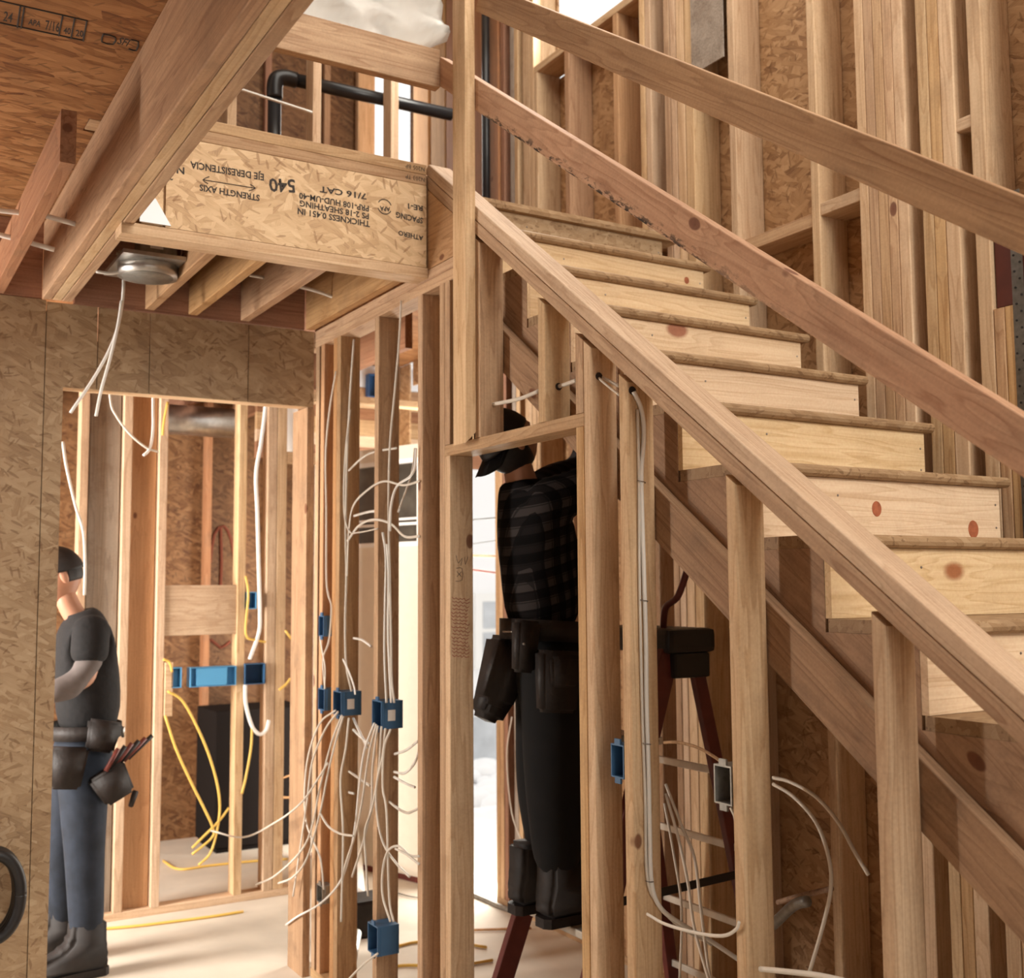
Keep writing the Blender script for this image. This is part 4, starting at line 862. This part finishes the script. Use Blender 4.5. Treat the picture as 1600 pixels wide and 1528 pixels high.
tube('strap_piece', [PX(1080, 870, 2.5), PX(1060, 930, 2.5), PX(1040, 950, 2.5), PX(1036, 990, 2.5)], .012, 'ladder', label='dark red strap hanging over the ladder top', cat='strap')
# loose cables in the ceiling at the left
def ctube(pl, lab, r=.009): return tube('cable', pl, r, 'cablew', label=lab, cat='cable', flat=.8)
ctube([PY(-60, 322, 3.9), PY(20, 331, 3.9), PY(60, 335, 3.9), PY(118, 350, 3.9)], 'upper pair of white cables under the ceiling at the left edge')
ctube([PY(-60, 352, 4.1), PY(20, 372, 4.1), PY(85, 390, 4.1)], 'lower pair of white cables under the ceiling at the left edge')
ctube([PY(182, 396, 4.2), PY(205, 401, 4.2), PY(238, 404, 4.2)], 'white cable running to the recessed light housing', .006)
ctube([PY(150, 424, 4.1), PY(175, 427, 4.1), PY(206, 420, 4.1)], 'short white cable left of the recessed light', .006)
ctube([PY(468, 448, 4.3), PY(495, 455, 4.3), PY(525, 466, 4.3)], 'white cable pair between the last two short joists', .007)
ctube([PY(390, 430, 4.3), PY(412, 434, 4.3)], 'short cable between the second and third short joists', .006)

# red handwriting on the grey trimmer stud (its face toward the camera)
own = [o for o in COL.objects if o.get('label') == 'grey trimmer stud with red handwriting left of the narrow doorway'][0]
YT = 3.3355
random.seed(11); ls = []
for i in range(17):
    py = 934 + i*5.6
    x0 = 706 + random.uniform(-1, 2)
    pts_ = []
    for j in range(9):
        px = x0 + j*(26+random.uniform(-2, 1))/8
        pts_.append(PY(px, py + (2.4 if j % 2 else -1.6)*random.uniform(.3, 1) + j*.35, YT))
    ls.append(pts_)
strokes('handwriting', ls, .0011, 'redink', own)
ls = [[PY(*q, YT) for q in l] for l in ([(713, 868), (716, 880), (722, 872), (720, 884)], [(726, 870), (727, 882), (731, 870)], [(713, 888), (722, 888), (722, 906), (712, 908)], [(714, 893), (721, 901)], [(721, 893), (714, 901)])]
strokes('pencil_mark', ls, .0009, 'leather', own)
# ---------------------------------------------------------------- step ladder
ld = empty('step_ladder', (2.4, 3.3, 0), 'dark red step ladder with a black top cap under the stairs', 'ladder')
YN, YF2 = 3.06, 3.52
cap_z = 1.40
def lrail(x0, y0, x1, y1, w, nm): board(nm, (x0, y0, .0), (x1, y1, cap_z), (1, 0, 0), w, .03, 'ladder', parent=ld)
M['ladder_w'] = M['ladder']
lrail(1.955, YN-.05, 2.47, YN+.02, .075, 'front_rail'); lrail(1.985, YF2+.04, 2.47, YF2-.06, .075, 'front_rail')
lrail(2.845, YN-.05, 2.58, YN+.03, .05, 'rear_rail'); lrail(2.845, YF2+.03, 2.58, YF2-.07, .05, 'rear_rail')
boxes('top_cap', [(2.43, 2.64, YN-.03, YF2-.02, 1.385, 1.47)], 'black', ld, bev=.02)
boxes('cap_hinge', [(2.46, 2.62, YN-.02, YN+.03, 1.30, 1.386)], 'black', ld, bev=.01)
for z in (.20, .505, .81, 1.11):
    x = 1.97 + (2.47-1.97)*z/cap_z
    boxes('step', [(x-.045, x+.045, YN-.01, YF2-.03, z-.028, z-.002)], 'alu', ld, bev=.004)
for z in (.17, .43, .71, .97):
    x = 2.845 - (2.845-2.58)*z/cap_z
    board('brace', (x, YN-.03, z), (x, YF2, z+.0), (0, 0, 1), .026, .012, 'alu' , parent=ld)
board('spreader', (2.20, YN-.035, .60), (2.71, YN-.035, .62), (0, 0, 1), .028, .006, 'black', parent=ld)
for x, y in ((1.955, YN-.05), (1.985, YF2+.04), (2.845, YN-.05), (2.845, YF2+.03)): boxes('foot', [(x-.045, x+.045, y-.022, y+.022, 0, .035)], 'black', ld, bev=.006)

# ---------------------------------------------------------------- people
def skin_mesh(nodes, edges, root, subdiv=2):
    names = list(nodes); bm = bmesh.new(); vs = {n: bm.verts.new(nodes[n][0]) for n in names}
    for a, b in edges: bm.edges.new((vs[a], vs[b]))
    me = bpy.data.meshes.new('tmp'); bm.to_mesh(me); bm.free()
    o = bpy.data.objects.new('tmp', me); COL.objects.link(o)
    md = o.modifiers.new('s', 'SKIN'); md.use_smooth_shade = True; md.branch_smoothing = .6
    for i, n in enumerate(names):
        sv = me.skin_vertices[0].data[i]; sv.radius = (nodes[n][1], nodes[n][2] if len(nodes[n]) > 2 else nodes[n][1]); sv.use_root = (n == root)
    m2 = o.modifiers.new('ss', 'SUBSURF'); m2.levels = subdiv; m2.render_levels = subdiv
    bpy.context.view_layer.update()
    out = bpy.data.meshes.new_from_object(o.evaluated_get(bpy.context.evaluated_depsgraph_get()))
    COL.objects.unlink(o); bpy.data.objects.remove(o)
    return out
def head_bm(bm, c, R, s=1.0):
    """a head with nose, brow, chin and ears; local +Y forward, +Z up"""
    T = Matrix.Translation(c) @ R.to_4x4() @ Matrix.Scale(s, 4)
    ret = bmesh.ops.create_uvsphere(bm, u_segments=28, v_segments=20, radius=1.0)
    for v in ret['verts']:
        p = v.co.copy(); x, y, z = p
        X = x*.076; Y = y*.098; Z = z*.118
        if z < 0: X *= 1 - .28*(-z)**1.5; Y = Y*(1-.12*(-z)) + .012*(-z)
        if y > .6 and abs(x) < .25 and -.35 < z < .15: Y += .022*(1-abs(x)/.25)*(1-abs(z+.12)/.28 if abs(z+.12) < .28 else 0)
        if y > .5 and .1 < z < .3 and abs(x) < .6: Y += .004
        if y > .6 and z < -.7: Y += .006
        if y > .7 and abs(abs(x)-.35) < .16 and abs(z-.08) < .1: Y -= .006
        v.co = T @ Vector((X, Y, Z))
    for sx in (-1, 1):
        r2 = bmesh.ops.create_uvsphere(bm, u_segments=12, v_segments=8, radius=1.0)
        for v in r2['verts']:
            x, y, z = v.co; v.co = T @ Vector((sx*(.078+.008*x), -.008 + .017*y + .004*z, -.005 + .031*z))
def hand_nodes(prefix, wrist, d, n, curl, nodes, edges, parent, scale=1.0, thumb_side=1):
    """palm and five separate fingers; d = finger direction, n = palm normal"""
    d = d.normalized(); n = (n - d*n.dot(d)).normalized(); s = d.cross(n)*thumb_side
    pal = wrist + d*.05*scale
    nodes[prefix+'p'] = (pal, .026*scale, .018*scale); edges.append((parent, prefix+'p'))
    for i, (off, ln) in enumerate(((.027, .072), (.009, .080), (-.009, .075), (-.026, .058))):
        k = wrist + d*.085*scale + s*off*scale
        a = k + (d*math.cos(curl*.4) + n*math.sin(curl*.4))*ln*.45*scale
        b = a + (d*math.cos(curl) + n*math.sin(curl))*ln*.33*scale
        c = b + (d*math.cos(curl*1.5) + n*math.sin(curl*1.5))*ln*.28*scale
        for nm, q, r in (('k', k, .0092), ('a', a, .0085), ('b', b, .008), ('c', c, .007)): nodes[f'{prefix}{nm}{i}'] = (q, r*scale, r*scale)
        edges += [(prefix+'p', f'{prefix}k{i}'), (f'{prefix}k{i}', f'{prefix}a{i}'), (f'{prefix}a{i}', f'{prefix}b{i}'), (f'{prefix}b{i}', f'{prefix}c{i}')]
    t0 = wrist + d*.03*scale + s*.03*scale; t1 = t0 + (d*.6+s*.6+n*.4).normalized()*.035*scale; t2 = t1 + (d*.8+n*.5).normalized()*.03*scale
    nodes[prefix+'t0'] = (t0, .011, .011); nodes[prefix+'t1'] = (t1, .0095, .0095); nodes[prefix+'t2'] = (t2, .008, .008)
    edges += [(prefix+'p', prefix+'t0'), (prefix+'t0', prefix+'t1'), (prefix+'t1', prefix+'t2')]
def person(label, J, headc, headR, loc, legmat, torso_mat, body_extra=None):
    """J: joints -> (pos, r)"""
    p = empty('person', loc, label, 'person')
    cl = lambda k: .45 if k[:2] in ('an', 'to') else .62 if k[:2] in ('pe', 'wa', 'ch', 'sh', 'hi', 'kn') else .9
    nodes = {k: (v[0], v[1]*cl(k), v[1]*cl(k)*.95) for k, v in J.items()}
    E_ = [('pelvis', 'waist'), ('waist', 'chest'), ('chest', 'neck'), ('neck', 'skull')]
    for s in 'LR': E_ += [('chest', 'sh'+s), ('sh'+s, 'el'+s), ('el'+s, 'wr'+s), ('pelvis', 'hip'+s), ('hip'+s, 'kn'+s), ('kn'+s, 'an'+s), ('an'+s, 'toe'+s)]
    for s in 'LR':
        el, wr = nodes['el'+s][0], nodes['wr'+s][0]
        hand_nodes('h'+s, wr, (wr-el), Vector((0, 0, -1)) if abs((wr-el).normalized().z) < .7 else Vector((1, 0, 0)), .7, nodes, E_, 'wr'+s)
    me = skin_mesh(nodes, E_, 'pelvis', 2)
    bm = bmesh.new(); bm.from_mesh(me); head_bm(bm, headc, headR); bm.to_mesh(me); bm.free(); me.materials.clear()
    link('body', me, M['skin'], p, smooth=True)
    def garment(name, keys, edges, root, mat, grow, sub=2):
        nd = {k: (J[k][0], J[k][1]*1.08+grow, J[k][1]*1.02+grow) for k in keys}
        g = skin_mesh(nd, edges, root, sub); g.materials.clear(); return link(name, g, M[mat], p, smooth=True)
    return p, garment
def FW(px, py, y): return PY(px, py, y)
# --- man on the ladder, seen from behind and the side, head tipped back under the header
yb = 3.30
def B(px, py, dy=0): return FW(px, py, yb+dy)
J = dict(pelvis=(B(862, 1030), .135), waist=(B(850, 950), .125), chest=(B(828, 820), .155), neck=(B(808, 725), .062), skull=(B(800, 697), .06),
    shR=(B(862, 775, -.15), .075), elR=(B(925, 762, -.20), .058), wrR=(B(962, 690, -.16), .032),
    shL=(B(850, 765, .17), .07), elL=(B(915, 735, .20), .055), wrL=(B(930, 665, .12), .032),
    hipR=(B(868, 1075, -.09), .115), knR=(B(866, 1235, -.10), .088), anR=(B(873, 1434, -.09), .066), toeR=(B(925, 1450, -.09), .035),
    hipL=(B(858, 1075, .09), .115), knL=(B(850, 1235, .10), .088), anL=(B(862, 1426, .09), .064), toeL=(B(915, 1430, .09), .035))
for s_ in 'RL':
    J['an'+s_][0].z = .504+.15; J['toe'+s_] = (J['an'+s_][0] + Vector((.12, 0, -.08)), .03)
RB = Matrix.Rotation(-math.pi/2, 3, 'Z') @ Matrix.Rotation(math.radians(48), 3, 'X')
p, G = person('man in dark plaid shirt and tool belt standing on the ladder, arms raised', J, B(793, 690), RB, (2.1, 3.3, .5), 'pants', 'plaid')
G('trousers', ['waist', 'pelvis', 'hipL', 'knL', 'anL', 'hipR', 'knR', 'anR'], [('waist', 'pelvis'), ('pelvis', 'hipL'), ('hipL', 'knL'), ('knL', 'anL'), ('pelvis', 'hipR'), ('hipR', 'knR'), ('knR', 'anR')], 'pelvis', 'pants', .012)
J['belly'] = (B(843, 895), .145)
J['hem'] = (B(852, 1010), .135)
J['wcR'] = (J['elR'][0].lerp(J['wrR'][0], .8), .04); J['wcL'] = (J['elL'][0].lerp(J['wrL'][0], .8), .04)
J['nk0'] = (B(812, 748), .075)
G('plaid_shirt', ['hem', 'belly', 'chest', 'nk0', 'shR', 'elR', 'wcR', 'shL', 'elL', 'wcL'], [('hem', 'belly'), ('belly', 'chest'), ('chest', 'nk0'), ('chest', 'shR'), ('shR', 'elR'), ('elR', 'wcR'), ('chest', 'shL'), ('shL', 'elL'), ('elL', 'wcL')], 'chest', 'plaid', .018)
def boot(name, an, toe, z, par, mat='boot'):
    d = Vector((toe.x-an.x, toe.y-an.y, 0)).normalized(); s = Vector((-d.y, d.x, 0)); a = Vector((an.x, an.y, z))
    prof = [(-.075, .028), (-.082, .075), (-.070, .13), (-.068, .235), (.066, .235), (.070, .16), (.105, .125), (.165, .103), (.215, .088), (.238, .060), (.238, .028)]
    bm = bmesh.new(); lo = [bm.verts.new(a + d*u - s*(.052 if w < .12 else .058) + Vector((0, 0, w))) for u, w in prof]; hi = [bm.verts.new(a + d*u + s*(.052 if w < .12 else .058) + Vector((0, 0, w))) for u, w in prof]
    bm.faces.new(lo); bm.faces.new(list(reversed(hi)))
    for i in range(len(prof)): bm.faces.new((lo[i], hi[i], hi[(i+1) % len(prof)], lo[(i+1) % len(prof)]))
    bmesh.ops.recalc_face_normals(bm, faces=bm.faces)
    bmesh.ops.bevel(bm, geom=bm.edges[:], offset=.024, segments=4, affect='EDGES', clamp_overlap=True)
    m = bpy.data.meshes.new(name); bm.to_mesh(m); bm.free(); b = link(name, m, M[mat], par, smooth=True)
    sb = bmesh.new(); pr = [(-.088, .025), (-.07, .045), (.04, .044), (.13, .053), (.21, .042), (.25, .012), (.25, -.012), (.21, -.042), (.13, -.053), (.04, -.044), (-.07, -.045), (-.088, -.025)]
    lo = [sb.verts.new(a + d*u + s*w) for u, w in pr]; hi = [sb.verts.new(a + d*u + s*w + Vector((0, 0, .032))) for u, w in pr]
    sb.faces.new(lo); sb.faces.new(list(reversed(hi)))
    for i in range(len(pr)): sb.faces.new((lo[i], hi[i], hi[(i+1) % len(pr)], lo[(i+1) % len(pr)]))
    bmesh.ops.recalc_face_normals(sb, faces=sb.faces)
    m = bpy.data.meshes.new('sole'); sb.to_mesh(m); sb.free(); link('sole', m, M['leather'], b)
    return b
for s in 'RL':
    an = J['an'+s][0].copy(); an.x = 2.10; boot('boot', an, an+Vector((1, .02, 0)), .504, p)
# cap worn backwards
def cap(par, c, R, mat, back=True, brim=True):
    bm = bmesh.new(); ret = bmesh.ops.create_uvsphere(bm, u_segments=28, v_segments=16, radius=1.0)
    T = Matrix.Translation(c) @ R.to_4x4()
    for v in ret['verts']:
        x, y, z = v.co; z = max(z, .12); v.co = T @ Vector((x*.088, y*.109-.004, z*.130))
    me = bpy.data.meshes.new('cap'); bm.to_mesh(me); bm.free(); o = link('cap', me, M[mat], par, smooth=True)
    if brim:
        bm = bmesh.new(); sgn = -1 if back else 1; top = []; 
        ring = []
        for i in range(13):
            a = math.radians(-75+150*i/12); ring.append((math.sin(a)*.08, sgn*(.085+.0*i), .016)); 
        lo = [bm.verts.new(T @ Vector((math.sin(math.radians(-75+12.5*i))*.082, sgn*math.cos(math.radians(-75+12.5*i))*.09, .016))) for i in range(13)]
        hi = [bm.verts.new(T @ Vector((math.sin(math.radians(-75+12.5*i))*.078, sgn*(.09+math.cos(math.radians(-75+12.5*i))*.085), .004 - .018*abs(math.sin(math.radians(-75+12.5*i)))))) for i in range(13)]
        for i in range(12): bm.faces.new((lo[i], lo[i+1], hi[i+1], hi[i]))
        bmesh.ops.solidify(bm, geom=bm.faces[:], thickness=.004)
        me = bpy.data.meshes.new('brim'); bm.to_mesh(me); bm.free(); link('brim', me, M[mat], o, smooth=True)
    return o
cap(p, B(793, 690), RB, 'hair', True)
bmn = bmesh.new(); ret = bmesh.ops.create_uvsphere(bmn, u_segments=20, v_segments=14, radius=1.0)
T = Matrix.Translation(B(793, 690)) @ RB.to_4x4()
for v in ret['verts']: x, y, z = v.co; v.co = T @ Vector((x*.082, min(y, .1)*.106, z*.105-.012))
me = bpy.data.meshes.new('hair'); bmn.to_mesh(me); bmn.free(); link('hair', me, M['hair'], p, smooth=True)
# tool belt and pouches
def belt(par, c, rx, ry, z, h, mat, tilt=0):
    bm = bmesh.new(); n = 32; rings = []
    for (dr, dz) in ((0, -h/2), (.006, -h/2), (.006, h/2), (0, h/2)):
        rings.append([bm.verts.new((c.x+math.cos(a)*(rx+dr), c.y+math.sin(a)*(ry+dr), z+dz+tilt*math.cos(a))) for a in [2*math.pi*k/n for k in range(n)]])
    for i in range(4):
        a, b = rings[i], rings[(i+1) % 4]
        for k in range(n): bm.faces.new((a[k], a[(k+1) % n], b[(k+1) % n], b[k]))
    bmesh.ops.recalc_face_normals(bm, faces=bm.faces)
    me = bpy.data.meshes.new('tool_belt'); bm.to_mesh(me); bm.free(); return link('tool_belt', me, M[mat], par, smooth=True)
def pouch(par, c, sx, sy, sz, mat, rot=0, name='pouch'):
    bm = bmesh.new(); bmesh.ops.create_cube(bm, size=1.0)
    for v in bm.verts:
        k = .78 if v.co.z < 0 else 1.0
        v.co = Vector((v.co.x*sx*k, v.co.y*sy*k, v.co.z*sz))
    bmesh.ops.bevel(bm, geom=bm.edges[:], offset=min(sx, sy)*.17, segments=3, affect='EDGES')
    bmesh.ops.transform(bm, matrix=Matrix.Translation(c) @ Matrix.Rotation(rot, 4, 'Y'), verts=bm.verts)
    me = bpy.data.meshes.new(name); bm.to_mesh(me); bm.free(); return link(name, me, M[mat], par, smooth=True)
bc_ = B(850, 985); tb = belt(p, Vector((bc_.x+.01, bc_.y, bc_.z)), .155, .165, bc_.z, .07, 'leather', -.01)
pouch(tb, B(872, 1065, -.19), .17, .07, .20, 'leather', .08); pouch(tb, B(880, 1050, -.215), .13, .06, .10, 'leather', .08)
pouch(tb, B(785, 1050, .10), .13, .18, .24, 'leather', .35); pouch(tb, B(770, 1095, .14), .12, .14, .14, 'leather', .5)
pouch(tb, B(820, 1010, -.13), .09, .06, .17, 'leather', .1)
tube('buckle', [B(786, 987, .02), B(806, 987, -.05)], .0035, 'metal', tb)
tube('rivet', [B(818, 1006, -.165), B(819, 1006, -.17)], .004, 'metal', tb)

# --- man in the doorway, facing left
ya = 5.2
def A_(px, py, dy=0): return FW(px, py, ya+dy)
J = dict(pelvis=(A_(128, 1165), .125), waist=(A_(134, 1110), .135), chest=(A_(134, 1005), .145), neck=(A_(106, 945), .058), skull=(A_(97, 915), .06),
    shR=(A_(140, 975, -.02), .07), elR=(A_(138, 1062, -.18), .05), wrR=(A_(60, 1090, -.22), .032),
    shL=(A_(135, 975, .17), .07), elL=(A_(125, 1062, .22), .048), wrL=(A_(55, 1085, .15), .032),
    hipR=(A_(130, 1200, -.09), .10), knR=(A_(132, 1325, -.10), .07), anR=(A_(135, 1490, -.10), .055), toeR=(A_(60, 1500, -.10), .035),
    hipL=(A_(118, 1200, .09), .10), knL=(A_(100, 1320, .12), .07), anL=(A_(100, 1440, .16), .055), toeL=(A_(20, 1450, .16), .035))
J['shR'] = (A_(142, 978, -.15), .068)
for s_ in 'RL':
    J['an'+s_][0].z = .15; J['toe'+s_] = (J['an'+s_][0] + Vector((-.12, 0, -.08)), .03)
RA = Matrix.Rotation(math.pi/2, 3, 'Z') @ Matrix.Rotation(math.radians(-14), 3, 'X')
p, G = person('man in charcoal shirt, jeans and tool belt standing in the strand board doorway', J, A_(92, 900), RA, (.93, 5.2, 0), 'jeans', 'tee')
G('jeans', ['waist', 'pelvis', 'hipL', 'knL', 'anL', 'hipR', 'knR', 'anR'], [('waist', 'pelvis'), ('pelvis', 'hipL'), ('hipL', 'knL'), ('knL', 'anL'), ('pelvis', 'hipR'), ('hipR', 'knR'), ('knR', 'anR')], 'pelvis', 'jeans', .014)
J['belly'] = (A_(138, 1065), .15); J['hem'] = (A_(138, 1165), .14); J['nk0'] = (A_(118, 958), .07)
J['slR'] = (J['shR'][0].lerp(J['elR'][0], .75), .058); J['slL'] = (J['shL'][0].lerp(J['elL'][0], .75), .058)
G('shirt', ['hem', 'belly', 'chest', 'nk0', 'shR', 'slR', 'shL', 'slL'], [('hem', 'belly'), ('belly', 'chest'), ('chest', 'nk0'), ('chest', 'shR'), ('shR', 'slR'), ('chest', 'shL'), ('shL', 'slL')], 'chest', 'tee', .018)
J['m'] = (J['shR'][0].lerp(J['elR'][0], .6), .046); J['f'] = (J['elR'][0].lerp(J['wrR'][0], .9), .036)
J['m2'] = (J['shL'][0].lerp(J['elL'][0], .6), .046); J['f2'] = (J['elL'][0].lerp(J['wrL'][0], .9), .036)
G('sleeve', ['m', 'elR', 'f'], [('m', 'elR'), ('elR', 'f')], 'elR', 'greysleeve', .012); G('sleeve', ['m2', 'elL', 'f2'], [('m2', 'elL'), ('elL', 'f2')], 'elL', 'greysleeve', .012)
boot('boot', J['anR'][0], J['anR'][0]+Vector((-1, -.1, 0)), 0.0, p); boot('boot', J['anL'][0], J['anL'][0]+Vector((-1, .1, 0)), 0.0, p)
cap(p, A_(92, 900), RA, 'hair', True, False)
bmn = bmesh.new(); ret = bmesh.ops.create_uvsphere(bmn, u_segments=20, v_segments=14, radius=1.0)
T = Matrix.Translation(A_(92, 900)) @ RA.to_4x4()
for v in ret['verts']: x, y, z = v.co; v.co = T @ Vector((x*.079, min(y, -.25)*.103, max(z, -.35)*.105+.005))
me = bpy.data.meshes.new('hair'); bmn.to_mesh(me); bmn.free(); link('hair', me, M['hair'], p, smooth=True)
bc_ = A_(130, 1140); tb = belt(p, bc_, .152, .175, bc_.z, .06, 'leather')
pouch(tb, A_(105, 1200, -.19), .15, .07, .17, 'leather', .1); pouch(tb, A_(160, 1150, -.18), .14, .07, .13, 'leather', .2); pouch(tb, A_(176, 1225, -.19), .16, .08, .14, 'leather', -.5)
for i in range(6):
    a = A_(165+i*7, 1205-i*4, -.22+.012*i); tube('tool_handle', [a, a+Vector((.05+.01*i, 0, .09))], .010, 'redleather' if i % 2 == 0 else 'leather', tb, seg=8)
tube('carabiner', [A_(193, 1135, -.17), A_(192, 1152, -.17)], .006, 'metal', tb)
pouch(tb, A_(208, 1248, -.18), .025, .02, .07, 'leather', .3)

# ---------------------------------------------------------------- groups of repeats
GR = {'top_plate': 'doubled top plates', 'rake_plate': 'doubled sloping plates', 'rim_plate': 'plates round the rim panel', 'bottom_plate': 'bottom plates of the framed walls', 'ceiling_joist': 'joists under the upper floor', 'upper_stud': 'studs of the upper storey',
      'cripple_stud': 'short studs above the narrow doorway', 'trimmer_stud': 'trimmer studs of the narrow doorway', 'fire_block': 'fire blocks of the stairwell wall', 'jamb_stud': 'jamb studs of the back opening', 'end_wall_board': 'boards of the end wall',
      'device_box': 'electrical boxes nailed to the studs', 'cable': 'electrical cables of the rough wiring', 'cord': 'cords lying on the floor', 'guard_rail': 'temporary guard rails', 'person': 'workers in the house', 'line': 'lines strung across the back opening', 'door_trimmer': 'trimmers of the strand board doorway'}
for o in COL.objects:
    if o.parent is None and o.get('category'):
        k = o.name.split('.')[0]
        if k in GR: o['group'] = GR[k]
        elif k == 'wall_stud':
            x, y = o.matrix_basis.translation.x, o.matrix_basis.translation.y
            o['group'] = 'studs of the stairwell wall' if x > 2.9 and y < 5.2 else 'studs of the side room wall' if y > 5.2 else 'studs of the stair wall'
